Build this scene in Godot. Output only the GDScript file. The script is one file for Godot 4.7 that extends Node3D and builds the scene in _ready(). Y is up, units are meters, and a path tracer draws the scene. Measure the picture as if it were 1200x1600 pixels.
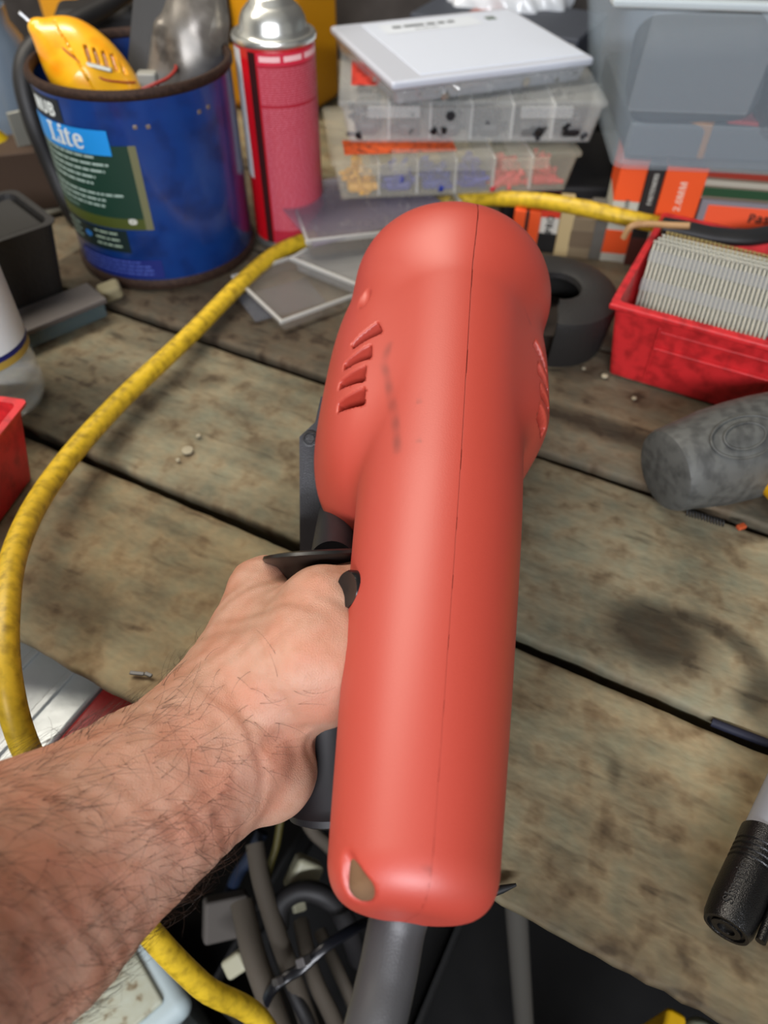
extends Node3D
# A cluttered workbench seen from above: a hand holds a red power tool by its black grip over rough planks.
# Units are metres. The bench top lies at y = 0.9; the camera stands at (0, 1.26, 0).

const BENCH_YAW := -0.47403   # turn of the bench about the vertical: local x runs along the planks, local z towards the person
var made := {}
var mats := {}
var noises := {}
var rng := RandomNumberGenerator.new()

# ---------------------------------------------------------------- geometry
class Geo:
	var v := PackedVector3Array()
	var n := PackedVector3Array()
	var t := PackedVector2Array()
	var c := PackedColorArray()
	var ix := PackedInt32Array()
	func add(p: Vector3, nn: Vector3, uv := Vector2.ZERO, col := Color.WHITE) -> int:
		v.append(p); n.append(nn); t.append(uv); c.append(col)
		return v.size() - 1
	func tri(a: int, b: int, d: int) -> void:
		if (v[b] - v[a]).cross(v[d] - v[a]).dot(n[a] + n[b] + n[d]) > 0.0:
			ix.append(a); ix.append(d); ix.append(b)
		else:
			ix.append(a); ix.append(b); ix.append(d)
	func quad(a: int, b: int, d: int, e: int) -> void:
		tri(a, b, d); tri(a, d, e)
	func mesh() -> ArrayMesh:
		var arr := []
		arr.resize(Mesh.ARRAY_MAX)
		arr[Mesh.ARRAY_VERTEX] = v; arr[Mesh.ARRAY_NORMAL] = n; arr[Mesh.ARRAY_TEX_UV] = t; arr[Mesh.ARRAY_COLOR] = c; arr[Mesh.ARRAY_INDEX] = ix
		var m := ArrayMesh.new()
		m.add_surface_from_arrays(Mesh.PRIMITIVE_TRIANGLES, arr)
		return m

func xf(at := Vector3.ZERO, yaw := 0.0, pitch := 0.0, roll := 0.0) -> Transform3D:
	return Transform3D(Basis.from_euler(Vector3(pitch, yaw, roll)), at)

func aim(a: Vector3, b: Vector3, up := Vector3.UP) -> Transform3D:   # local y runs from a to b
	var y := (b - a).normalized()
	var x := y.cross(up)
	if x.length() < 0.01: x = y.cross(Vector3.RIGHT)
	x = x.normalized()
	return Transform3D(Basis(x, y, x.cross(y)), a)

func rbox(g: Geo, tr: Transform3D, size: Vector3, r: float, seg := 1) -> Geo:   # box with rounded edges, centred
	var h := size / 2.0
	r = minf(r, minf(h.x, minf(h.y, h.z)) * 0.98)
	var inner := h - Vector3.ONE * r
	for axis in 3:
		var a1 := (axis + 1) % 3
		var a2 := (axis + 2) % 3
		var l1 := []
		var l2 := []
		for q in [[a1, l1], [a2, l2]]:
			var e: float = inner[q[0]]
			for k in seg + 1: q[1].append(-e - r * (1.0 - float(k) / seg))
			for k in seg + 1: q[1].append(e + r * float(k) / seg)
		for s in [-1.0, 1.0]:
			var id := []
			for p1 in l1:
				for p2 in l2:
					var p := Vector3.ZERO
					p[axis] = s * h[axis]; p[a1] = p1; p[a2] = p2
					var q := p.clamp(-inner, inner)
					var d := (p - q).normalized()
					id.append(g.add(tr * (q + d * r), (tr.basis * d).normalized(), Vector2(p1 / size[a1] + 0.5, p2 / size[a2] + 0.5)))
			var m := l2.size()
			for i in l1.size() - 1:
				for j in m - 1:
					g.quad(id[i * m + j], id[i * m + j + 1], id[(i + 1) * m + j + 1], id[(i + 1) * m + j])
	return g

func lathe(g: Geo, tr: Transform3D, prof: Array, seg := 32, a0 := 0.0, a1 := TAU) -> Geo:   # prof: Vector2(radius, height), traced so that the outside is on its right going up
	var k := prof.size()
	var sn := []
	for i in k - 1:
		var d: Vector2 = prof[i + 1] - prof[i]
		sn.append(Vector2(d.y, -d.x).normalized())
	for i in k - 1:
		if (prof[i + 1] - prof[i]).length() < 1e-7: continue
		var na: Vector2 = sn[i]
		var nb: Vector2 = sn[i]
		if i > 0 and sn[i - 1].dot(sn[i]) > 0.75: na = (sn[i - 1] + sn[i]).normalized()
		if i < k - 2 and sn[i + 1].dot(sn[i]) > 0.75: nb = (sn[i + 1] + sn[i]).normalized()
		var last := [-1, -1]
		for j in seg + 1:
			var a := lerpf(a0, a1, float(j) / seg)
			var dir := Vector3(sin(a), 0, cos(a))
			var id := []
			for q in [[prof[i], na, i], [prof[i + 1], nb, i + 1]]:
				var pp: Vector2 = q[0]
				var nn: Vector2 = q[1]
				id.append(g.add(tr * (dir * pp.x + Vector3(0, pp.y, 0)), (tr.basis * (dir * nn.x + Vector3(0, nn.y, 0))).normalized(), Vector2(float(j) / seg, float(q[2]) / (k - 1))))
			if j > 0: g.quad(last[0], last[1], id[1], id[0])
			last = id
	return g

func crv(pts: Array, n := 8) -> Array:   # Catmull-Rom
	var out := []
	for i in pts.size() - 1:
		var p0 = pts[maxi(i - 1, 0)]
		var p3 = pts[mini(i + 2, pts.size() - 1)]
		for j in n:
			out.append(pts[i].cubic_interpolate(pts[i + 1], p0, p3, float(j) / n))
	out.append(pts[-1])
	return out

func tube(g: Geo, pts: Array, r: Variant, seg := 10, flat := 1.0) -> Geo:   # r: number or one radius per point
	var k := pts.size()
	var ref := Vector3.UP
	var prev := []
	var f0: Vector3 = (pts[1] - pts[0]).normalized()
	if absf(f0.dot(ref)) > 0.9: ref = Vector3.RIGHT
	var side := f0.cross(ref).normalized()
	var length := 0.0
	for i in k:
		var f: Vector3 = (pts[mini(i + 1, k - 1)] - pts[maxi(i - 1, 0)]).normalized()
		side = (side - f * side.dot(f)).normalized()
		var u := side.cross(f)
		var rr: float = r[i] if r is Array else r
		if i > 0: length += (pts[i] - pts[i - 1]).length()
		var ring := []
		for j in seg + 1:
			var a := TAU * j / seg
			var d := side * cos(a) + u * sin(a) * flat
			ring.append(g.add(pts[i] + d * rr, (side * cos(a) + u * sin(a) / flat).normalized(), Vector2(float(j) / seg, length)))
		if i > 0:
			for j in seg: g.quad(prev[j], prev[j + 1], ring[j + 1], ring[j])
		if i == 0 or i == k - 1:
			var fn := -f if i == 0 else f
			var c := g.add(pts[i], fn)
			var cap := []
			for j in seg + 1: cap.append(g.add(g.v[ring[j]], fn))
			for j in seg: g.tri(c, cap[j], cap[j + 1])
		prev = ring
	return g

func prism(g: Geo, tr: Transform3D, poly: PackedVector2Array, depth: float) -> Geo:   # polygon in local xz, from y = 0 up to depth
	var tris := Geometry2D.triangulate_polygon(poly)
	for s in 2:
		var id := []
		for p in poly: id.append(g.add(tr * Vector3(p.x, depth * s, p.y), (tr.basis * Vector3(0, s * 2.0 - 1.0, 0)).normalized(), p))
		for i in range(0, tris.size(), 3): g.tri(id[tris[i]], id[tris[i + 1]], id[tris[i + 2]])
	var sgn := 1.0
	var area := 0.0
	for i in poly.size(): area += poly[i].cross(poly[(i + 1) % poly.size()])
	if area < 0.0: sgn = -1.0
	for i in poly.size():
		var a := poly[i]
		var b := poly[(i + 1) % poly.size()]
		var d := (b - a).normalized() * sgn
		var nn := (tr.basis * Vector3(d.y, 0, -d.x)).normalized()
		g.quad(g.add(tr * Vector3(a.x, 0, a.y), nn), g.add(tr * Vector3(a.x, depth, a.y), nn), g.add(tr * Vector3(b.x, depth, b.y), nn), g.add(tr * Vector3(b.x, 0, b.y), nn))
	return g

func patch(g: Geo, rows: Array, out_dir: Vector3) -> Geo:   # a smooth sheet through rows of points; normals on the side of out_dir
	var m: int = rows[0].size()
	var id := []
	var norms := []
	for i in rows.size():
		for j in m:
			var du: Vector3 = rows[mini(i + 1, rows.size() - 1)][j] - rows[maxi(i - 1, 0)][j]
			var dv: Vector3 = rows[i][mini(j + 1, m - 1)] - rows[i][maxi(j - 1, 0)]
			norms.append(du.cross(dv).normalized())
	var s := -1.0 if norms[(rows.size() / 2) * m + m / 2].dot(out_dir) < 0.0 else 1.0
	for i in rows.size():
		for j in m: id.append(g.add(rows[i][j], norms[i * m + j] * s, Vector2(float(j) / (m - 1), float(i) / (rows.size() - 1))))
	for i in rows.size() - 1:
		for j in m - 1: g.quad(id[i * m + j], id[i * m + j + 1], id[(i + 1) * m + j + 1], id[(i + 1) * m + j])
	return g

func open_box(g: Geo, tr: Transform3D, bottom: Vector2, top: Vector2, h: float, wall: float, lip := 0.0, r := 0.004) -> Geo:   # a tapered tub without a lid, base centre at the origin
	var rings := [[bottom, 0.0, -1.0], [bottom, 0.0, 0.0], [top, h - lip * 0.6, 0.0]]
	if lip > 0.0: rings += [[top + Vector2.ONE * lip * 2.0, h - lip * 0.6, 0.0], [top + Vector2.ONE * lip * 2.0, h, 0.0]]
	else: rings += [[top, h, 0.0]]
	rings += [[top - Vector2.ONE * wall * 2.0, h, 0.0], [bottom - Vector2.ONE * wall * 2.0, wall, 0.0], [bottom - Vector2.ONE * wall * 2.0, wall, -1.0]]
	var prev := []
	for q in rings.size():
		var e: Vector2 = rings[q][0] / 2.0
		var ring := []
		for corner in 4:
			for s in 5:
				var a := (corner + s / 4.0) * PI / 2.0
				var c := Vector2([1, -1, -1, 1][corner] * (e.x - r), [1, 1, -1, -1][corner] * (e.y - r))
				if rings[q][2] < 0.0: ring.append(tr * Vector3(0, rings[q][1], 0))
				else: ring.append(tr * Vector3(c.x + cos(a) * r, rings[q][1], c.y + sin(a) * r))
		ring.append(ring[0])
		if q > 0:
			for j in ring.size() - 1:
				var pa: Vector3 = prev[j]
				var pb: Vector3 = prev[j + 1]
				var pc: Vector3 = ring[j + 1]
				var pd: Vector3 = ring[j]
				var nn := (pb - pd).cross(pc - pa).normalized() * (-1.0)
				if nn.length() < 0.5: continue
				var i0 := g.add(pa, nn)
				g.quad(i0, g.add(pb, nn), g.add(pc, nn), g.add(pd, nn))
		prev = ring
	return g

# surface nets over a signed distance: only blocks near the surface are visited
func nets(f: Callable, lo: Vector3, hi: Vector3, h: float, tint: Variant = null) -> Geo:
	var g := Geo.new()
	var nx := int(ceil((hi.x - lo.x) / h)) + 1
	var ny := int(ceil((hi.y - lo.y) / h)) + 1
	var nz := int(ceil((hi.z - lo.z) / h)) + 1
	var val := PackedFloat32Array()
	val.resize(nx * ny * nz)
	val.fill(9.0)
	var vid := PackedInt32Array()
	vid.resize(nx * ny * nz)
	vid.fill(-1)
	var B := 7
	var cells := PackedInt32Array()
	for bx in range(0, nx - 1, B):
		for by in range(0, ny - 1, B):
			for bz in range(0, nz - 1, B):
				var mid := lo + Vector3(bx + B * 0.5, by + B * 0.5, bz + B * 0.5) * h
				if absf(f.call(mid)) > B * h * 0.88 * 1.25 + h: continue
				var ex := mini(bx + B, nx - 1)
				var ey := mini(by + B, ny - 1)
				var ez := mini(bz + B, nz - 1)
				for i in range(bx, ex + 1):
					for j in range(by, ey + 1):
						for k in range(bz, ez + 1):
							var w := (i * ny + j) * nz + k
							if val[w] == 9.0: val[w] = f.call(lo + Vector3(i, j, k) * h)
				for i in range(bx, ex):
					for j in range(by, ey):
						for k in range(bz, ez):
							var w := (i * ny + j) * nz + k
							var s := 0
							var sum := 0.0
							for o in [0, 1, nz, nz + 1, ny * nz, ny * nz + 1, ny * nz + nz, ny * nz + nz + 1]:
								if val[w + o] < 0.0: s += 1
								sum += val[w + o]
							if s == 0 or s == 8: continue
							var p := Vector3.ZERO
							var cnt := 0
							for e in 12:
								var ax := e / 4
								var o1 := (e & 1)
								var o2 := (e >> 1) & 1
								var a := Vector3i.ZERO
								a[(ax + 1) % 3] = o1
								a[(ax + 2) % 3] = o2
								var b := a
								b[ax] = 1
								var va := val[w + (a.x * ny + a.y) * nz + a.z]
								var vb := val[w + (b.x * ny + b.y) * nz + b.z]
								if (va < 0.0) != (vb < 0.0):
									p += Vector3(a).lerp(Vector3(b), va / (va - vb))
									cnt += 1
							p = lo + (Vector3(i, j, k) + p / cnt) * h
							var nn := Vector3.ZERO
							for it in 2:
								var d: float = f.call(p)
								var e := h * 0.35
								nn = Vector3(f.call(p + Vector3(e, 0, 0)) - f.call(p - Vector3(e, 0, 0)), f.call(p + Vector3(0, e, 0)) - f.call(p - Vector3(0, e, 0)), f.call(p + Vector3(0, 0, e)) - f.call(p - Vector3(0, 0, e))).normalized()
								if it == 0: p -= nn * clampf(d, -h * 0.5, h * 0.5)
							vid[w] = g.add(p, nn, Vector2.ZERO, tint.call(p) if tint != null else Color.WHITE)
							cells.append(w)
	for w in cells:
		var k := w % nz
		var j := (w / nz) % ny
		var i := w / (ny * nz)
		var inside := val[w] < 0.0
		for q in [[ny * nz, nz, 1, j, k], [nz, ny * nz, 1, i, k], [1, ny * nz, nz, i, j]]:
			if q[3] == 0 or q[4] == 0 or (val[w + q[0]] < 0.0) == inside: continue
			var a := vid[w]
			var b := vid[w - q[1]]
			var c := vid[w - q[1] - q[2]]
			var d := vid[w - q[2]]
			if a >= 0 and b >= 0 and c >= 0 and d >= 0: g.quad(a, b, c, d)
	return g

func smin(a: float, b: float, k: float) -> float:
	var h := clampf(0.5 + 0.5 * (b - a) / k, 0.0, 1.0)
	return lerpf(b, a, h) - k * h * (1.0 - h)

func smax(a: float, b: float, k: float) -> float:
	return -smin(-a, -b, k)

func capsule(p: Vector3, a: Vector3, b: Vector3, ra: float, rb: float) -> float:
	var ba := b - a
	var t := clampf((p - a).dot(ba) / ba.length_squared(), 0.0, 1.0)
	return (p - a - ba * t).length() - lerpf(ra, rb, t)

func ellipsoid(q: Vector3, r: Vector3) -> float:
	var k0 := (q / r).length()
	var k1 := (q / (r * r)).length()
	return k0 * (k0 - 1.0) / maxf(k1, 1e-6)

# ---------------------------------------------------------------- materials
func noise(freq: float, octaves := 4, ramp := [], bump_seed := 1) -> NoiseTexture2D:
	var key := "%s %s %s %s" % [freq, octaves, ramp, bump_seed]
	if not noises.has(key):
		var f := FastNoiseLite.new()
		f.noise_type = FastNoiseLite.TYPE_SIMPLEX_SMOOTH
		f.seed = bump_seed
		f.frequency = freq
		f.fractal_octaves = octaves
		var t := NoiseTexture2D.new()
		t.width = 256; t.height = 256; t.seamless = true; t.noise = f
		if ramp.size():
			var gr := Gradient.new()
			gr.offsets = PackedFloat32Array(); gr.colors = PackedColorArray()
			var offs := PackedFloat32Array()
			var cols := PackedColorArray()
			for q in ramp:
				offs.append(q[0]); cols.append(q[1])
			gr.offsets = offs; gr.colors = cols
			t.color_ramp = gr
		noises[key] = t
	return noises[key]

# opts: bump [repeats per metre, depth in cm, noise freq], mottle [repeats per metre, freq, ramp], alpha, coat, tint (vertex colours), back, sss, spec
func mat(key: String, col: Color, rough := 0.5, metal := 0.0, o := {}) -> StandardMaterial3D:
	if mats.has(key): return mats[key]
	var m := StandardMaterial3D.new()
	m.resource_name = key
	m.albedo_color = col; m.roughness = rough; m.metallic = metal
	if o.has("mottle"):
		m.albedo_texture = noise(o.mottle[1], 5, o.mottle[2], 7)
		m.uv1_triplanar = true
		m.uv1_scale = Vector3.ONE * o.mottle[0]
	if o.has("bump"):
		m.heightmap_enabled = true
		m.heightmap_texture = noise(o.bump[2], 4, [], 3)
		m.heightmap_scale = o.bump[1]
		m.uv1_triplanar = true
		if not o.has("mottle"): m.uv1_scale = Vector3.ONE * o.bump[0]
	if o.has("alpha"):
		m.transparency = BaseMaterial3D.TRANSPARENCY_ALPHA
		m.albedo_color.a = o.alpha
		m.cull_mode = BaseMaterial3D.CULL_DISABLED
	if o.has("coat"):
		m.clearcoat_enabled = true; m.clearcoat = o.coat; m.clearcoat_roughness = 0.15
	if o.has("tint"): m.vertex_color_use_as_albedo = true
	if o.has("back"):
		m.backlight_enabled = true; m.backlight = o.back
	if o.has("sss"):
		m.subsurf_scatter_enabled = true; m.subsurf_scatter_strength = o.sss
	if o.has("spec"): m.metallic_specular = o.spec
	mats[key] = m
	return m

func picture(key: String, im: Image, rough := 0.5) -> StandardMaterial3D:
	var m := StandardMaterial3D.new()
	m.resource_name = key
	m.albedo_texture = ImageTexture.create_from_image(im)
	m.roughness = rough
	m.texture_repeat = false
	mats[key] = m
	return m

func print_rows(im: Image, x0: int, y0: int, x1: int, rows: int, pitch: int, thick: int, col: Color) -> void:   # rows of small print too blurred to read
	for r in rows:
		var x := x0
		var stop := x1 - rng.randi_range(0, (x1 - x0) / 4)
		while x < stop:
			var w := rng.randi_range(thick, thick * 4)
			im.fill_rect(Rect2i(x, y0 + r * pitch, mini(w, stop - x), thick), col)
			x += w + maxi(1, thick / 2)

# ---------------------------------------------------------------- nodes
func numbered(called: String) -> String:
	if not made.has(called):
		made[called] = 0
		return called
	made[called] += 1
	return "%s_%03d" % [called, made[called]]

func tag(o: Node3D, label: String, category: String, group := "") -> Node3D:
	o.set_meta("label", label)
	o.set_meta("category", category)
	if group: o.set_meta("group", group)
	return o

func thing(called: String, label: String, category: String, at := Vector3.ZERO, yaw := 0.0, group := "") -> Node3D:
	var o := Node3D.new()
	o.name = numbered(called)
	add_child(o, true)
	o.transform = xf(at, yaw)
	tag(o, label, category, group)
	return o

func obj(called: String, g: Geo, m: Material, parent: Node3D = null) -> MeshInstance3D:
	var o := MeshInstance3D.new()
	o.name = numbered(called) if parent == null else called
	o.mesh = g.mesh()
	o.material_override = m
	(self if parent == null else parent).add_child(o, true)
	return o

func one(called: String, label: String, category: String, g: Geo, m: Material, group := "") -> MeshInstance3D:
	var o := obj(called, g, m)
	tag(o, label, category, group)
	return o

func struct(called: String, g: Geo, m: Material) -> MeshInstance3D:
	var o := obj(called, g, m)
	o.set_meta("kind", "structure")
	return o

func lettering(text: String, size: float, m: Material, parent: Node3D, tr: Transform3D, bend := 0.0, serif := false, weight := 700) -> void:   # flat print, or print wrapped round a can of radius bend (its axis the parent's y)
	var f := SystemFont.new()
	f.font_names = PackedStringArray(["Droid Serif" if serif else "Droid Sans"])
	f.font_weight = weight
	f.font_italic = serif
	var tm := TextMesh.new()
	tm.text = text; tm.font = f; tm.font_size = 32; tm.pixel_size = size / 32.0; tm.depth = size * 0.03; tm.curve_step = 2.0
	var g := Geo.new()
	for s in tm.get_surface_count():
		var arr := tm.surface_get_arrays(s)
		var base := g.v.size()
		for i in arr[Mesh.ARRAY_VERTEX].size():
			var p: Vector3 = arr[Mesh.ARRAY_VERTEX][i]
			var nn: Vector3 = arr[Mesh.ARRAY_NORMAL][i]
			if bend > 0.0:
				p = tr * p
				var a := p.x / bend
				g.add(Vector3(sin(a) * (bend + p.z), p.y, cos(a) * (bend + p.z)), Vector3(nn.x * cos(a) + nn.z * sin(a), nn.y, nn.z * cos(a) - nn.x * sin(a)))
			else: g.add(tr * p, (tr.basis * nn).normalized())
		for q in arr[Mesh.ARRAY_INDEX]: g.ix.append(base + q)
	obj("lettering", g, m, parent)

func curved(g: Geo, r: float, phi0: float, phi1: float, y0: float, y1: float, seg := 16, slant := 0.0) -> Geo:   # a patch of a cylinder about the y axis
	var rows := []
	for i in 2:
		var row := []
		for j in seg + 1:
			var a := deg_to_rad(lerpf(phi0, phi1, float(j) / seg))
			row.append(Vector3(sin(a) * r, lerpf(y1, y0, i) + slant * j / seg, cos(a) * r))
		rows.append(row)
	var m := seg + 1
	var id := []
	for i in 2:
		for j in m: id.append(g.add(rows[i][j], Vector3(rows[i][j].x, 0, rows[i][j].z).normalized(), Vector2(float(j) / seg, i)))
	for j in seg: g.quad(id[j], id[j + 1], id[m + j + 1], id[m + j])
	return g

# ---------------------------------------------------------------- the scene
func _ready() -> void:
	rng.seed = 41
	var cam := Camera3D.new()
	cam.name = "camera"
	add_child(cam)
	cam.transform = Transform3D(Basis.from_euler(Vector3(deg_to_rad(-47.5), 0, 0)) * Basis(Vector3(0, 0, 1), deg_to_rad(0.7)), Vector3(0, 1.26, 0))
	cam.near = 0.02
	cam.far = 40.0
	var lens := CameraAttributesPhysical.new()
	lens.frustum_focal_length = 17.625
	lens.frustum_focus_distance = 0.33
	lens.exposure_aperture = 5.0
	lens.frustum_near = 0.02
	lens.frustum_far = 40.0
	cam.attributes = lens
	cam.fov = 68.49
	cam.current = true

	var we := WorldEnvironment.new()
	we.name = "surroundings"
	var env := Environment.new()
	env.background_mode = Environment.BG_COLOR
	env.background_color = Color(0.02, 0.02, 0.02)
	env.tonemap_mode = Environment.TONE_MAPPER_LINEAR
	env.tonemap_exposure = 0.84
	env.sdfgi_enabled = true; env.ssao_enabled = true; env.ssil_enabled = true
	we.environment = env
	add_child(we)
	# two shop lights under the ceiling: one over the back of the bench, one added in front as fill
	shop_light(Vector3(-0.75, 2.35, -0.70), 0.35, 1.5, 3.4, Color(1.0, 0.96, 0.90), "white shop light hanging above the back of the workbench")
	shop_light(Vector3(-0.15, 1.98, 1.50), -0.1, 1.5, 6.6, Color(0.96, 0.97, 1.0), "white shop light added as unseen front fill, angled towards the workbench", 0.95)

	build_room()
	build_bench()
	build_tool()
	build_person()
	build_can()
	build_can_contents()
	build_spray()
	build_boxes()
	build_tub()
	build_cartons()
	build_red_bins()
	build_hose()
	build_mallet()
	build_marker()
	build_left_side()
	build_below()
	build_back()
	build_bits()

func shop_light(at: Vector3, yaw: float, length: float, energy: float, col: Color, label: String, lean := 0.0) -> void:
	var t := thing("ceiling_light", label, "light", at, yaw)
	t.transform = xf(at, yaw, lean)
	obj("housing", rbox(Geo.new(), xf(Vector3(0, 0.03, 0)), Vector3(length + 0.06, 0.05, 0.16), 0.01), mat("white_enamel", Color(0.9, 0.9, 0.88), 0.4), t)
	var glow := mat("tube_glow" + str(energy), Color(0.95, 0.95, 0.95), 0.4)
	glow.emission_enabled = true
	glow.emission = col
	glow.emission_energy_multiplier = 1.5
	for s in [-0.04, 0.04]:
		var g := Geo.new()
		tube(g, [Vector3(-length / 2, -0.012, s), Vector3(length / 2, -0.012, s)], 0.013, 12)
		obj("tube", g, glow, t)
	for s in [-0.5, 0.5]:
		var g := Geo.new()
		tube(g, [Vector3(s * length * 0.8, 0.05, 0), Vector3(s * length * 0.8, 0.05, 0) + t.basis.inverse() * Vector3(0, 2.6 - at.y - 0.05, 0)], 0.004, 6)
		obj("chain", g, mat("steel", Color(0.6, 0.6, 0.6), 0.4, 1.0), t)
	var l := AreaLight3D.new()
	l.name = "tube_light"
	l.area_size = Vector2(length, 0.14)
	l.area_normalize_energy = true
	l.light_energy = energy
	l.light_color = col
	l.area_range = 8.0
	l.shadow_enabled = true
	l.transform = Transform3D(Basis(Vector3.RIGHT, -PI / 2), Vector3(0, -0.03, 0))
	t.add_child(l)

func build_room() -> void:
	var b := Basis(Vector3.UP, BENCH_YAW)
	var tr := Transform3D(b, Vector3.ZERO)
	var dark := mat("floor_concrete", Color(0.06, 0.057, 0.055), 0.9, 0.0, {"mottle": [1.5, 0.02, [[0.0, Color(0.5, 0.5, 0.5)], [1.0, Color(1, 1, 1)]]], "bump": [1.5, 0.1, 0.05]})  # near-black tone stands in for the shadow of the unmodelled body
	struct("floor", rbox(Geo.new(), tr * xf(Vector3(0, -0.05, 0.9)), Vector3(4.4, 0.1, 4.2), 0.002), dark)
	var plaster := mat("wall_paint", Color(0.80, 0.79, 0.76), 0.9, 0.0, {"bump": [3.0, 0.05, 0.05]})
	struct("ceiling", rbox(Geo.new(), tr * xf(Vector3(0, 2.65, 0.9)), Vector3(4.4, 0.1, 4.2), 0.002), plaster)
	var board := mat("wall_board", Color(0.27, 0.25, 0.24), 0.8, 0.0, {"mottle": [2.0, 0.03, [[0.0, Color(0.6, 0.58, 0.56)], [1.0, Color(1, 1, 1)]]]})
	struct("wall_back", rbox(Geo.new(), tr * xf(Vector3(0, 1.3, -1.10)), Vector3(4.4, 2.6, 0.1), 0.002), board)
	struct("wall_left", rbox(Geo.new(), tr * xf(Vector3(-2.15, 1.3, 0.9)), Vector3(0.1, 2.6, 4.0), 0.002), plaster)
	struct("wall_right", rbox(Geo.new(), tr * xf(Vector3(2.15, 1.3, 0.9)), Vector3(0.1, 2.6, 4.0), 0.002), plaster)
	struct("wall_front", rbox(Geo.new(), tr * xf(Vector3(0, 1.3, 2.95)), Vector3(4.4, 2.6, 0.1), 0.002), plaster)

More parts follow.
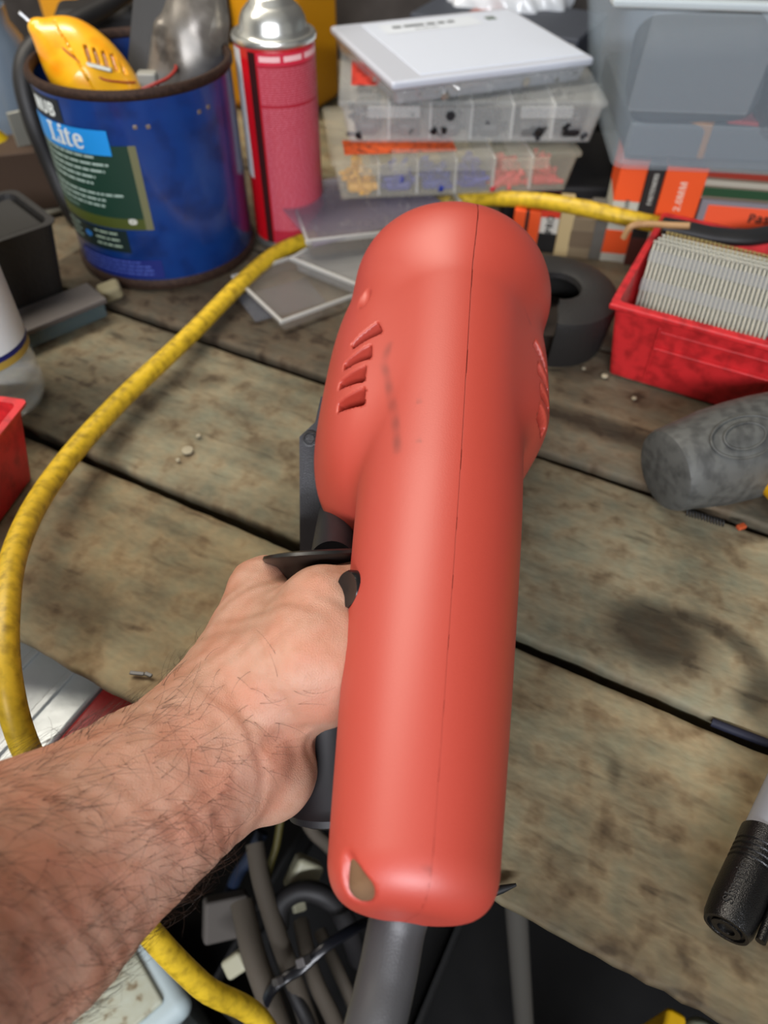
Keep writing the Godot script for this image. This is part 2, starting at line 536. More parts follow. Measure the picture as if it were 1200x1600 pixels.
# ---------------------------------------------------------------- bench
func wood_pictures() -> Array:
	var w := 1600
	var h := 1090
	var layers := []
	for q in [[0.012, 5, 8], [0.005, 4, 1], [0.022, 4, 1], [0.11, 3, 2], [0.05, 3, 5]]:
		var f := FastNoiseLite.new()
		f.noise_type = FastNoiseLite.TYPE_SIMPLEX_SMOOTH
		f.seed = 11 + layers.size()
		f.frequency = q[0] * (2.2 if layers.size() == 0 else 1.0)
		f.fractal_octaves = q[1]
		var im := f.get_image(w / q[2], h)
		im.resize(w, h, Image.INTERPOLATE_CUBIC)
		im.convert(Image.FORMAT_L8)
		layers.append(im.get_data())
	var g0: PackedByteArray = layers[0]
	var g1: PackedByteArray = layers[1]
	var g2: PackedByteArray = layers[2]
	var g3: PackedByteArray = layers[3]
	var g4: PackedByteArray = layers[4]
	var out := PackedByteArray()
	out.resize(w * h * 3)
	var hh := PackedByteArray()
	hh.resize(w * h)
	# grime and other dark marks on the boards: a soft map worked out at a quarter of the size
	var sw := w / 4
	var sh := h / 4 + 1
	var dark_marks := PackedFloat32Array()
	dark_marks.resize(sw * sh)
	var spots := [   # place, half axes, strength, turn
		[Vector2(-0.3450, -0.3496), Vector2(0.028, 0.014), 0.55, 0.3], [Vector2(-0.2822, -0.1481), Vector2(0.045, 0.020), 0.35, 0.0], [Vector2(-0.2484, -0.3104), Vector2(0.030, 0.016), 0.30, 0.2],  # first entry: dark oval beside the hose
		[Vector2(0.0473, -0.1910), Vector2(0.018, 0.010), 0.3, 0.0], [Vector2(0.0205, -0.1448), Vector2(0.012, 0.007), 0.35, 0.0], [Vector2(0.0643, -0.1712), Vector2(0.008, 0.010), 0.4, 0.4],
		[Vector2(0.0771, -0.1277), Vector2(0.014, 0.007), 0.5, 0.0], [Vector2(-0.0498, -0.4417), Vector2(0.075, 0.014), 0.72, 0.0], [Vector2(-0.4209, -0.3087), Vector2(0.09, 0.04), 0.5, 0.2], [Vector2(-0.4167, -0.3792), Vector2(0.07, 0.03), 0.5, 0.0], [Vector2(0.0676, -0.1697), Vector2(0.06, 0.03), 0.25, 0.3], [Vector2(-0.0308, -0.2981), Vector2(0.05, 0.02), -0.15, 0.0], [Vector2(0.0475, -0.3625), Vector2(0.05, 0.014), 0.28, 0.0], [Vector2(0.0303, -0.1948), Vector2(0.004, 0.010), 0.45, 0.3],
		[Vector2(-0.4230, -0.2641), Vector2(0.07, 0.05), 0.55, 0.0], [Vector2(-0.3377, -0.4219), Vector2(0.12, 0.03), 0.5, 0.0], [Vector2(-0.0821, -0.4820), Vector2(0.10, 0.03), 0.35, 0.0], [Vector2(-0.1392, -0.3690), Vector2(0.2, 0.03), 0.3, 0.0],
		[Vector2(-0.4203, -0.4439), Vector2(0.3, 0.05), 0.55, 0.0], [Vector2(0.0956, -0.1570), Vector2(0.07, 0.03), 0.35, 0.0], [Vector2(0.0621, -0.1225), Vector2(0.12, 0.018), 0.35, 0.0]]
	var ring: Vector2 = Vector2(0.0523, -0.2768)
	for y in sh:
		for x in sw:
			var p := Vector2(-0.56 + 0.88 * x / sw, -0.70 + 0.60 * y / sh)
			var d := 0.0
			for s in spots:
				var q: Vector2 = (p - s[0]).rotated(s[3]) / s[1]
				d = maxf(d, s[2] * smoothstep(1.35, 0.3, q.length()))
			var r: Vector2 = (p - ring) / Vector2(1.0, 0.85)
			var a := r.angle()
			var rl := r.length()
			var arc := smoothstep(2.35, 2.0, absf(a + 1.55))
			d = maxf(d, arc * 0.68 * smoothstep(0.014, 0.002, absf(rl - 0.034)))
			d = maxf(d, 0.80 * smoothstep(0.040, 0.014, ((p - (ring + Vector2(-0.024, -0.008))) * Vector2(0.9, 1.25)).length()))
			dark_marks[y * sw + x] = d
	var soft := Image.create_from_data(sw, sh, false, Image.FORMAT_RF, dark_marks.to_byte_array())
	soft.resize(w, sh * 4, Image.INTERPOLATE_CUBIC)
	dark_marks = soft.get_data().to_float32_array()
	for y in h:
		var n := -0.70 + 0.60 * y / h
		var board := 0
		for e in [-0.391, -0.242, -0.535]:
			if n > e: board += 1
		var seam := 1.0
		for e in [-0.535, -0.393, -0.242, -0.112]: seam = minf(seam, absf(n - e) / 0.012)
		var edge := smoothstep(1.0, 0.0, seam) * 0.22
		var base: Color = [Color(0.105, 0.082, 0.054), Color(0.132, 0.105, 0.068), Color(0.200, 0.172, 0.108), Color(0.225, 0.181, 0.104)][board]
		var row := y * w
		for x in w:
			var i := row + x
			var gr := g0[i] / 255.0
			var bl := g1[i] / 255.0
			var st := g2[i] / 255.0
			var fi := g3[i] / 255.0
			var k := 0.24 + 0.46 * gr + 0.74 * bl + 0.34 * fi
			var dark := maxf(dark_marks[i], 0.0) + edge
			if st > 0.56: dark += (st - 0.56) * 1.3
			if g4[i] < 70: dark += (70 - g4[i]) * 0.006
			k *= 1.0 - minf(dark, 0.80)
			var warm := 0.30 * (st - 0.5) + 0.12 * dark
			var j := i * 3
			out[j] = int(255.0 * pow(clampf(base.r * k * (1.0 + warm), 0.0, 1.0), 0.4545))
			out[j + 1] = int(255.0 * pow(clampf(base.g * k, 0.0, 1.0), 0.4545))
			out[j + 2] = int(255.0 * pow(clampf(base.b * k * (1.0 - warm * 0.6), 0.0, 1.0), 0.4545))
			hh[i] = int(clampf(255.0 * (0.55 * gr + 0.35 * fi + 0.1), 0.0, 255.0))
	return [Image.create_from_data(w, h, false, Image.FORMAT_RGB8, out), Image.create_from_data(w, h, false, Image.FORMAT_L8, hh)]

func build_bench() -> void:
	var t := thing("workbench", "rough workbench of wide stained planks with dark gaps between them", "workbench", Vector3.ZERO, BENCH_YAW)
	var pics := wood_pictures()
	var wood := picture("worn_planks", pics[0], 0.72)
	wood.heightmap_enabled = true
	wood.heightmap_texture = ImageTexture.create_from_image(pics[1])
	wood.heightmap_scale = 0.07
	wood.texture_repeat = true
	wood.metallic_specular = 0.3
	var f := FastNoiseLite.new()
	f.seed = 5
	f.frequency = 14.0
	f.fractal_octaves = 4
	var boards := [[-0.2405, -0.111, 0.9, 0.0018], [-0.391, -0.2455, 0.902, 0.0016], [-0.533, -0.3965, 0.904, 0.0016], [-0.678, -0.537, 0.904, 0.001], [-0.823, -0.682, 0.904, 0.001], [-0.968, -0.827, 0.904, 0.001], [-1.045, -0.972, 0.904, 0.001]]
	var k := 0
	for b in boards:
		var rows := []
		var steps := 200 if k < 3 else 40
		for i in steps + 1:
			var u := -0.75 + 1.45 * i / steps
			var row := []
			var n0: float = b[0] + (f.get_noise_2d(u * 3.0, k * 9.0) * 0.5 + 0.4) * b[3]
			var n1: float = b[1] - (f.get_noise_2d(u * 4.0, k * 9.0 + 4.0) * 0.9 + f.get_noise_2d(u * 0.5, k * 5.0) + 0.5) * b[3]
			var y: float = b[2] - 0.002 + f.get_noise_2d(u * 0.3, k * 3.0) * 0.0008
			var wob := absf(f.get_noise_2d(u * 2.0, k * 7.0 + 2.0)) * 0.004
			for q in [[n0, -0.042], [n0, -0.004], [n0 + 0.0005, -0.0014], [n0 + 0.0016, -0.0003], [n0 + 0.0045, 0.0]]: row.append(Vector3(u, y + q[1], q[0]))
			for j in range(1, 6): row.append(Vector3(u, y + f.get_noise_2d(u, k + j * 0.3) * 0.0006, lerpf(n0 + 0.0045, n1 - 0.007, j / 6.0)))
			for q in [[n1 - 0.007 - wob, 0.0], [n1 - 0.0026, -0.0004 - wob * 0.2], [n1 - 0.0007, -0.0016 - wob * 0.3], [n1 - 0.0004, -0.005], [n1 - wob * 0.4 - (0.022 if k == 0 else 0.012), -0.042]]: row.append(Vector3(u, y + q[1], q[0]))
			rows.append(row)
		var g := patch(Geo.new(), rows, Vector3.UP)
		for i in g.v.size(): g.t[i] = Vector2((g.v[i].x + 0.56) / 0.88, (g.v[i].z + 0.70) / 0.60)
		var base := Geo.new()   # closes the ends and the underside
		rbox(g, xf(Vector3(-0.025, b[2] - 0.024, (b[0] + b[1]) / 2)), Vector3(1.449, 0.034, b[1] - b[0] - 0.056), 0.002)
		obj("plank", g, wood, t)
		k += 1
	var beam := mat("dark_timber", Color(0.20, 0.16, 0.12), 0.85)
	for n in [-0.20, -0.98]: obj("rail", rbox(Geo.new(), xf(Vector3(-0.02, 0.815, n)), Vector3(1.36, 0.085, 0.038), 0.003), beam, t)
	for u in [-0.66, 0.62]:
		for n in [-0.20, -0.98]: obj("leg", rbox(Geo.new(), xf(Vector3(u, 0.386, n)), Vector3(0.085, 0.772, 0.085), 0.004), beam, t)

# ---------------------------------------------------------------- the red tool
var head_at := Vector3.ZERO
var tool_basis := Basis()
var tool_half := 1.0
const TOOL_LEN := 0.33565

func tool_body(p: Vector3) -> float:
	var t := clampf(p.z / TOOL_LEN, 0.0, 1.0)
	var rx: float
	var ry: float
	if t < 0.5:
		rx = lerpf(0.0415, 0.0375, t * 2.0)
		ry = lerpf(0.0425, 0.0380, t * 2.0)
	else:
		rx = lerpf(0.0375, 0.0282, pow(t * 2.0 - 1.0, 1.15))
		ry = lerpf(0.0380, 0.0270, pow(t * 2.0 - 1.0, 1.15))
	var e := Vector2(p.x / rx, p.y / ry)
	var k0 := e.length()
	var d := k0 * (k0 - 1.0) / maxf(Vector2(e.x / rx, e.y / ry).length(), 1e-5)
	d = smax(d, absf(p.z - 0.5 * TOOL_LEN) - 0.5 * TOOL_LEN, 0.016)
	if p.z < 0.11:
		d = smin(d, ellipsoid(p - Vector3(0.001, -0.009, 0.010), Vector3(0.0572, 0.0545, 0.046)), 0.014)
	if p.z < 0.2:
		var q := (p - Vector3(-0.0008, -0.040, 0.078)).abs() / Vector3(0.0612, 0.066, 0.094) + Vector3.ONE * 1e-6
		var s := pow(q.x, 2.9) + pow(q.y, 2.9) + pow(q.z, 2.9)
		var f := pow(s, 1.0 / 2.9)
		var gv := Vector3(pow(q.x, 1.9) / 0.0612, pow(q.y, 1.9) / 0.066, pow(q.z, 1.9) / 0.094) * pow(f, -1.9)
		var b := smax((f - 1.0) / maxf(gv.length(), 1e-4), p.z * 0.8 + p.x * 0.75 - 0.1285, 0.012)
		b = smax(b, -(p.y + 0.050), 0.004)
		d = smin(d, b, 0.007)
		d = smax(d, -ellipsoid(p - Vector3(-0.0512, 0.0106, 0.0486), Vector3(0.0042, 0.0046, 0.0090)), 0.001)
		# vents
		for v in vents:
			var l: Vector3 = v * p
			var wide := 0.0028 + 0.0010 * clampf(l.x / 0.008, -1.0, 1.0)
			var cut := Vector3(maxf(absf(l.x) - 0.0078, 0.0), maxf(absf(l.y) - wide, 0.0), maxf(absf(l.z) - 0.0150 - 0.0030 * l.x / 0.008, 0.0)).length() - 0.0008
			d = smax(d, -cut, 0.0012)
	else:
		d = smax(d, -(capsule(p, hang_a, hang_b, 0.0026, 0.0060)), 0.002)
	return d

var vents := []
var hang_a := Vector3(-0.0248, 0.0150, 0.3240)
var hang_b := Vector3(-0.0210, 0.0145, 0.3318)

func plug_shape(p: Vector3) -> float:
	return capsule(p, hang_a + Vector3(0.0036, -0.0026, -0.0036), hang_b + Vector3(0.0036, -0.0026, -0.0036), 0.0024, 0.0058)

func tool_shell(p: Vector3) -> float:
	return maxf(tool_body(p), -p.x * tool_half + 0.0002)

func shell_half(g: Geo) -> Geo:   # the edge along the seam runs dead straight, and the two halves close up towards the rear
	for i in g.v.size():
		var p := g.v[i]
		if absf(p.x) > 0.0016: continue
		p.x = tool_half * lerpf(0.00030, 0.00006, clampf(p.z / 0.30, 0.0, 1.0))
		g.v[i] = p
		var e := 0.0006
		if absf(tool_body(p)) < 0.0013:
			g.n[i] = Vector3(0, tool_body(p + Vector3(0, e, 0)) - tool_body(p - Vector3(0, e, 0)), tool_body(p + Vector3(0, 0, e)) - tool_body(p - Vector3(0, 0, e))).normalized()
	return g

func tool_wear(p: Vector3) -> Color:
	var d := 1.0
	var scuff := [Vector3(-0.0348, 0, 0.095), Vector3(-0.0360, 0, 0.1074), Vector3(-0.0331, 0, 0.1186), Vector3(-0.0300, 0, 0.1335), Vector3(-0.0275, 0, 0.148), Vector3(-0.0253, 0, 0.165)]
	var flat := Vector3(p.x, 0, p.z)
	if p.y > 0.0:
		for i in 5: d = minf(d, capsule(flat, scuff[i], scuff[i + 1], 0.0, 0.0))
	var w := smoothstep(0.0026, 0.0002, d) * (0.34 + 0.12 * sin(p.z * 520.0) + 0.08 * sin(p.x * 900.0))
	for q in [Vector3(-0.0192, 0, 0.139), Vector3(-0.0175, 0, 0.1617), Vector3(-0.0012, 0, 0.3252)]:
		if p.y > 0.0: w = maxf(w, 0.4 * smoothstep(0.0018, 0.0004, flat.distance_to(q)))
	w = maxf(w, 0.55 * smoothstep(0.003, 0.001, capsule(p, Vector3(0.0347, 0.0267, 0.0494), Vector3(0.0389, 0.0218, 0.0535), 0.0, 0.0)))
	w = maxf(w, 0.5 * smoothstep(0.004, 0.001, absf(p.y + 0.047)) * (0.6 + 0.4 * sin(p.z * 260.0)) * (1.0 if p.x < 0.0 else 0.4))
	return Color.WHITE.lerp(Color(0.22, 0.30, 0.34), clampf(w, 0.0, 0.8))

func build_tool() -> void:
	head_at = Vector3(0.0399, 1.0295, -0.3998)
	var rear: Vector3 = Vector3(0.0100, 0.9899, -0.0678)
	var z := (rear - head_at).normalized()
	var y := (Vector3.UP - z * z.y).normalized()
	var x := y.cross(z)
	tool_basis = Basis(x, y, z) * Basis(Vector3(0, 0, 1), deg_to_rad(-11))
	var slots := [   # centre, direction along the slot, outward normal, in the tool's own axes
		[Vector3(-0.0467, 0.0146, 0.0832), Vector3(0.0098, 0.0081, -0.0050), Vector3(-0.65, 0.75, 0.0)],
		[Vector3(-0.0493, 0.0118, 0.0970), Vector3(0.0100, 0.0103, -0.0014), Vector3(-0.70, 0.70, 0.03)],
		[Vector3(-0.0501, 0.0094, 0.1096), Vector3(0.0108, 0.0122, 0.0012), Vector3(-0.74, 0.66, 0.10)],
		[Vector3(-0.0486, 0.0080, 0.1231), Vector3(0.0110, 0.0122, 0.0012), Vector3(-0.73, 0.65, 0.20)]]
	for s in 2:
		for q in slots:
			var c: Vector3 = q[0]
			var e: Vector3 = q[1]
			var n: Vector3 = q[2]
			if s == 1:
				c = Vector3(-c.x + 0.0005, c.y - 0.002, c.z - 0.015); e = Vector3(-e.x, e.y, e.z); n = Vector3(-n.x, n.y, n.z)
			n = n.normalized()
			e = (e - n * e.dot(n)).normalized()
			vents.append(Transform3D(Basis(e, n.cross(e), n), c).affine_inverse())
	var t := thing("power_tool", "large red plastic power tool held over the bench by its black grip", "power tool")
	t.transform = Transform3D(tool_basis, head_at)
	var red := mat("red_plastic", Color(0.69, 0.245, 0.185), 0.50, 0.0, {"tint": true, "bump": [40.0, 0.003, 0.08], "spec": 0.65})
	tool_half = -1.0
	obj("housing_half", shell_half(nets(tool_shell, Vector3(-0.0688, -0.108, -0.042), Vector3(0.0032, 0.052, 0.340), 0.0016, tool_wear)), red, t)
	tool_half = 1.0
	obj("housing_half", shell_half(nets(tool_shell, Vector3(-0.0032, -0.108, -0.042), Vector3(0.0688, 0.052, 0.340), 0.0016, tool_wear)), red, t)
	var inv := t.transform.affine_inverse()
	var black := mat("black_nylon", Color(0.055, 0.055, 0.065), 0.42, 0.0, {"bump": [60.0, 0.02, 0.09]})
	var grey := mat("grey_casting", Color(0.10, 0.10, 0.12), 0.45, 0.0, {"bump": [60.0, 0.015, 0.09]})
	# dusty plug at the bottom of the hanging hole
	var g := nets(plug_shape, Vector3(-0.036, 0.000, 0.312), Vector3(-0.008, 0.026, 0.342), 0.0011)
	obj("hang_hole_plug", g, mat("dusty_rubber", Color(0.42, 0.31, 0.21), 0.9), t)
	# black lower housing behind the red one, with its pivot
	var up := cam_dir(0, 1, 0)
	var rt := cam_dir(1, 0, 0)
	var fw := cam_dir(0, 0, 1)
	g = Geo.new()
	var a: Vector3 = Vector3(-0.0285, 0.9516, -0.2970)
	var side := PackedVector2Array([Vector2(-0.0175, -0.037), Vector2(0.024, -0.037), Vector2(0.024, 0.052), Vector2(-0.006, 0.052), Vector2(-0.0092, 0.038), Vector2(-0.0178, 0.030)])
	prism(g, inv * Transform3D(Basis(rt, fw, up), a - fw * 0.018), side, 0.040)
	obj("lower_housing", g, grey, t)
	g = Geo.new()
	lathe(g, inv * Transform3D(Basis(rt, -fw, up), Vector3(-0.0405, 0.9853, -0.3048)), [Vector2(0.0044, -0.002), Vector2(0.0044, 0.0010), Vector2(0.0034, 0.0012), Vector2(0.0032, 0.0004), Vector2(0.0026, 0.0004), Vector2(0.0024, 0.0014), Vector2(0, 0.0014)], 24)
	obj("pivot_pin", g, black, t)
	g = Geo.new()
	var gt: Vector3 = Vector3(-0.0272, 0.9856, -0.2112)
	var gb: Vector3 = Vector3(-0.0200, 0.9227, -0.1278)
	var ax := (gt - gb).normalized()
	var gl := (gt - gb).length()
	lathe(g, inv * aim(gb, gt, fw), [Vector2(0, -0.003), Vector2(0.016, -0.003), Vector2(0.0205, -0.001), Vector2(0.021, 0.002), Vector2(0.0185, 0.006), Vector2(0.0185, gl * 0.5), Vector2(0.0175, gl)], 32)
	obj("grip", g, mat("grip_rubber", Color(0.07, 0.058, 0.07), 0.5), t)
	g = Geo.new()
	lathe(g, inv * aim(gt, gt + ax, fw), [Vector2(0.0170, -0.006), Vector2(0.0175, 0.0), Vector2(0.021, 0.005), Vector2(0.0268, 0.0078), Vector2(0.0275, 0.0088), Vector2(0.0270, 0.0102), Vector2(0.020, 0.0112), Vector2(0.012, 0.0112)], 40)
	obj("flange", g, mat("flange_plastic", Color(0.045, 0.05, 0.05), 0.35), t)
	g = Geo.new()
	lathe(g, inv * aim(Vector3(-0.0237, 0.9857, -0.2217), Vector3(-0.0248, 0.9555, -0.2834), up), [Vector2(0.0, -0.004), Vector2(0.0105, -0.004), Vector2(0.0105, 0.068), Vector2(0.0, 0.068)], 28)
	obj("collar", g, mat("collar_metal", Color(0.16, 0.17, 0.19), 0.38, 0.3, {"bump": [90.0, 0.03, 0.12]}), t)
	g = Geo.new()
	lathe(g, inv * aim(Vector3(-0.0110, 1.0150, -0.1819), Vector3(-0.0157, 1.0180, -0.1799), up), [Vector2(0.0078, -0.006), Vector2(0.0078, 0.003), Vector2(0.0070, 0.0045), Vector2(0.004, 0.0038), Vector2(0, 0.0035)], 28)
	obj("lock_button", g, mat("button_plastic", Color(0.06, 0.065, 0.07), 0.28), t)
	g = Geo.new()
	var cp := []
	for p in crv([Vector3(0.0105, 0.9773, -0.0793), Vector3(0.0066, 0.9705, -0.0718), Vector3(0.0032, 0.9641, -0.0575), Vector3(-0.0013, 0.9592, -0.0418), Vector3(-0.0091, 0.9469, -0.0209), Vector3(-0.0248, 0.9173, 0.0039), Vector3(-0.0521, 0.8141, 0.0425)], 8): cp.append(inv * p)
	var rad := []
	for i in cp.size(): rad.append(0.0102 if i < 34 else maxf(0.0102 - (i - 34) * 0.0006, 0.006))
	tube(g, cp, rad, 20)
	obj("power_cord", g, mat("cord_rubber", Color(0.24, 0.24, 0.245), 0.45, 0.0, {"bump": [60.0, 0.006, 0.06]}), t)

func cam_dir(x: float, y: float, z: float) -> Vector3:   # directions of the person's line of sight: right, up, ahead
	var b := Basis.from_euler(Vector3(deg_to_rad(-47.5), 0, 0)) * Basis(Vector3(0, 0, 1), deg_to_rad(0.7))
	return b.x * x + b.y * y - b.z * z

# ---------------------------------------------------------------- the hand and forearm
var bones := []
var folds := []
var veins := []

func skin(p: Vector3) -> float:
	var d := 1.0
	for b in bones:
		var ab: Vector3 = b[1]
		var ap: Vector3 = p - b[0]
		var t := clampf(ap.dot(ab) * b[2], 0.0, 1.0)
		var e: float = (ap - ab * t).length() - b[3] - b[4] * t
		var k: float = b[5]
		if e < d - k: d = e
		elif e < d + k:
			var h := 0.5 + 0.5 * (d - e) / k
			d = lerpf(d, e, h) - k * h * (1.0 - h)
	if absf(d) < 0.006:
		for f in folds:
			var e := capsule(p, f[0], f[1], 0.0, 0.0)
			if e < 0.008: d += f[2] * exp(-e * e / f[3])
		d += 0.00035 * sin(p.x * 310.0 + 3.0 * sin(p.z * 160.0)) * sin(p.z * 270.0 + p.y * 190.0)
	return d

func skin_tone(p: Vector3) -> Color:
	var f := skin_noise.get_noise_3d(p.x * 40.0, p.y * 40.0, p.z * 40.0)
	var f2 := skin_noise.get_noise_3d(p.x * 160.0 + 9.0, p.y * 160.0, p.z * 160.0)
	var c := Color(1, 1, 1).lerp(Color(1.0, 0.84, 0.79), clampf(f * 1.6 + 0.40, 0.0, 1.0))
	return c.lerp(Color(0.86, 0.74, 0.66), clampf(f2 * 0.9, 0.0, 0.45))

var skin_noise := FastNoiseLite.new()

func bone(a: Vector3, b: Vector3, ra: float, rb: float, k := 0.012) -> void:
	bones.append([a, b - a, 1.0 / (b - a).length_squared(), ra, rb - ra, k])

func fold(pts: Array, depth: float, width: float) -> void:
	for i in pts.size() - 1: folds.append([pts[i], pts[i + 1], depth, width * width])

func build_person() -> void:
	skin_noise.fractal_octaves = 3
	skin_noise.frequency = 1.0
	var a0: Vector3 = Vector3(-0.1488, 1.0313, -0.0316)
	var a1: Vector3 = Vector3(-0.1231, 0.9809, -0.0773)
	var a2: Vector3 = Vector3(-0.0944, 0.9724, -0.1080)
	var w: Vector3 = Vector3(-0.0647, 0.9666, -0.1417)
	bone(Vector3(-0.2001, 1.132, 0.0598), a0, 0.051, 0.0465)
	bone(a0, a1, 0.0465, 0.0415)
	bone(a1, a2, 0.0415, 0.0318)
	bone(a2, w, 0.0318, 0.0295, 0.018)
	bone(a2, Vector3(-0.0575, 0.9509, -0.1364), 0.024, 0.021, 0.016)
	var kn := [Vector3(-0.0559, 0.9747, -0.2097), Vector3(-0.0616, 0.9486, -0.2019), Vector3(-0.0626, 0.9309, -0.1886), Vector3(-0.0598, 0.9206, -0.1714)]
	var kr := [0.0155, 0.0150, 0.0140, 0.0130]
	var c0 := [Vector3(-0.0650, 0.9731, -0.1680), Vector3(-0.0697, 0.9575, -0.1658), Vector3(-0.0697, 0.9452, -0.1597), Vector3(-0.0643, 0.9393, -0.1504)]
	for i in 4: bone(c0[i], kn[i], 0.019, kr[i], 0.014)
	bone(w, Vector3(-0.0494, 0.9680, -0.1624), 0.0305, 0.022, 0.014)
	bone(Vector3(-0.0494, 0.9680, -0.1624), Vector3(-0.0446, 0.9795, -0.1854), 0.0225, 0.020, 0.014)
	bone(Vector3(-0.0494, 0.9808, -0.1601), Vector3(-0.0284, 0.9893, -0.1650), 0.0225, 0.0262, 0.009)   # ball of the thumb
	bone(Vector3(-0.0285, 0.9885, -0.1655), Vector3(-0.0252, 0.9988, -0.1857), 0.0245, 0.0150, 0.014)
	bone(Vector3(-0.0252, 0.9988, -0.1857), Vector3(-0.0108, 0.9929, -0.1970), 0.0150, 0.0125, 0.008)
	bone(Vector3(-0.0108, 0.9929, -0.1970), Vector3(0.0057, 0.9809, -0.2134), 0.0125, 0.0105, 0.006)
	bone(Vector3(-0.0551, 0.9571, -0.1401), Vector3(-0.0460, 0.9525, -0.1322), 0.0245, 0.0172, 0.006)   # heel of the hand
	bone(Vector3(-0.0463, 0.9506, -0.1330), Vector3(-0.0501, 0.9452, -0.1523), 0.0165, 0.017, 0.010)
	var mid := [Vector3(-0.0537, 0.9389, -0.2387), Vector3(-0.0552, 0.9255, -0.2151), Vector3(-0.0549, 0.9097, -0.1979), Vector3(-0.0547, 0.8939, -0.1807)]
	var far := [Vector3(-0.0204, 0.9339, -0.2481), Vector3(-0.0267, 0.9137, -0.2215), Vector3(-0.0264, 0.8974, -0.2037), Vector3(-0.0259, 0.8839, -0.1846)]
	var tip := [Vector3(0.0072, 0.9442, -0.2415), Vector3(-0.0040, 0.9365, -0.2065), Vector3(-0.0037, 0.9213, -0.1899), Vector3(-0.0044, 0.9079, -0.1723)]
	for i in 4:
		bone(kn[i], mid[i], kr[i], kr[i] * 0.82, 0.006)
		bone(mid[i], far[i], kr[i] * 0.80, kr[i] * 0.70, 0.003)
		bone(far[i], tip[i], kr[i] * 0.68, kr[i] * 0.58, 0.003)
	fold([Vector3(-0.0604, 1.0022, -0.1476), Vector3(-0.0529, 0.9997, -0.1374), Vector3(-0.0465, 0.9931, -0.1265), Vector3(-0.0428, 0.9824, -0.1175), Vector3(-0.0446, 0.97, -0.109), Vector3(-0.0488, 0.9699, -0.1037)], 0.0025, 0.0018)
	fold([Vector3(-0.0639, 1.0029, -0.1368), Vector3(-0.0561, 0.9993, -0.1259), Vector3(-0.0523, 0.9931, -0.1165), Vector3(-0.052, 0.984, -0.1055)], 0.0016, 0.0017)
	fold([Vector3(-0.038, 1.0016, -0.1406), Vector3(-0.0357, 0.9959, -0.1369), Vector3(-0.0317, 0.9877, -0.1345), Vector3(-0.029, 0.9841, -0.1347)], 0.0016, 0.0015)
	fold([Vector3(-0.043, 0.99, -0.1267), Vector3(-0.0383, 0.9882, -0.131), Vector3(-0.0302, 0.9852, -0.1345)], 0.0022, 0.0028)
	fold([Vector3(-0.0517, 1.0015, -0.1431), Vector3(-0.0463, 0.9955, -0.1331), Vector3(-0.0426, 0.9903, -0.1279)], 0.0011, 0.0011)
	fold([Vector3(-0.0434, 0.9831, -0.1173), Vector3(-0.0457, 0.9755, -0.1093), Vector3(-0.0486, 0.9702, -0.1041)], 0.0020, 0.0018)
	fold([Vector3(-0.0722, 0.9961, -0.0779), Vector3(-0.0645, 0.995, -0.0928), Vector3(-0.0571, 0.9919, -0.1052)], -0.0009, 0.0032)   # tendons and veins stand proud
	fold([Vector3(-0.066, 0.9908, -0.0847), Vector3(-0.0586, 0.9902, -0.099), Vector3(-0.0545, 0.9927, -0.1119)], -0.0004, 0.0034)
	fold([Vector3(-0.0847, 1.0092, -0.0595), Vector3(-0.0768, 1.003, -0.0778), Vector3(-0.0651, 0.9993, -0.0999)], -0.0006, 0.0038)
	fold([Vector3(-0.1059, 1.0303, -0.0817), Vector3(-0.0976, 1.0198, -0.0957), Vector3(-0.0856, 1.0132, -0.1073), Vector3(-0.0745, 1.007, -0.1219)], -0.0005, 0.0038)
	var lo := Vector3.ONE * 9.0
	var hi := -lo
	for b in bones:
		for e in [b[0], b[0] + b[1]]:
			var r: float = maxf(b[3], b[3] + b[4]) + 0.008
			lo = lo.min(e - Vector3.ONE * r)
			hi = hi.max(e + Vector3.ONE * r)
	var g := nets(skin, lo, hi, 0.0019, skin_tone)
	var sm := mat("skin", Color(0.725, 0.56, 0.475), 0.50, 0.0, {"tint": true, "sss": 0.12, "bump": [70.0, 0.026, 0.07], "spec": 0.4})
	var o := one("person", "left forearm and hand with dark hair, gripping the black handle of the red tool", "person", g, sm)
	# hair: fine curved strands rooted on the forearm and thinly on the back of the hand
	var hg := Geo.new()
	var axis := (w - a1).normalized()
	var reach := (w - a1).length()
	var down := cam_dir(0.25, -1.0, 0.1)
	var hr := RandomNumberGenerator.new()
	hr.seed = 12
	var count := 0
	while count < 1800:
		var i := hr.randi_range(0, g.v.size() - 1)
		var p := g.v[i]
		var nn := g.n[i]
		var s := (p - a1).dot(axis) / reach
		if s < -0.75 or nn.dot(cam_dir(0, 0, -1)) < -0.5: continue
		var keep := 1.0
		if s > 0.75: keep = 0.8 - (s - 0.75) * 1.6
		if s > 1.55: keep = 0.0
		if nn.dot(cam_dir(-0.35, 0.8, -0.5)) < 0.1 and s > 0.72: keep = 0.0
		if hr.randf() > keep: continue
		count += 1
		var dir := (axis * hr.randf_range(0.1, 0.9) + down * hr.randf_range(0.0, 0.9) + Vector3(hr.randf_range(-1, 1), hr.randf_range(-1, 1), hr.randf_range(-1, 1)) * 0.35)
		dir = (dir - nn * dir.dot(nn)).normalized()
		var curl := nn.cross(dir) * hr.randf_range(-0.9, 0.9)
		var len := hr.randf_range(0.010, 0.022) * (1.0 if s < 0.8 else 0.75)
		var q := p - nn * 0.0003
		var d := (dir + nn * hr.randf_range(0.25, 0.7)).normalized()
		var pts := []
		for k in 6:
			pts.append(q)
			q += d * len / 5.0
			d = (d + curl * 0.22 - nn * 0.12).normalized()
		var rad := []
		for k in 6: rad.append(0.000075 * (1.0 - 0.13 * k))
		tube(hg, pts, rad, 3)
	var hair := obj("arm_hair", hg, mat("hair", Color(0.20, 0.13, 0.09), 0.4), o)
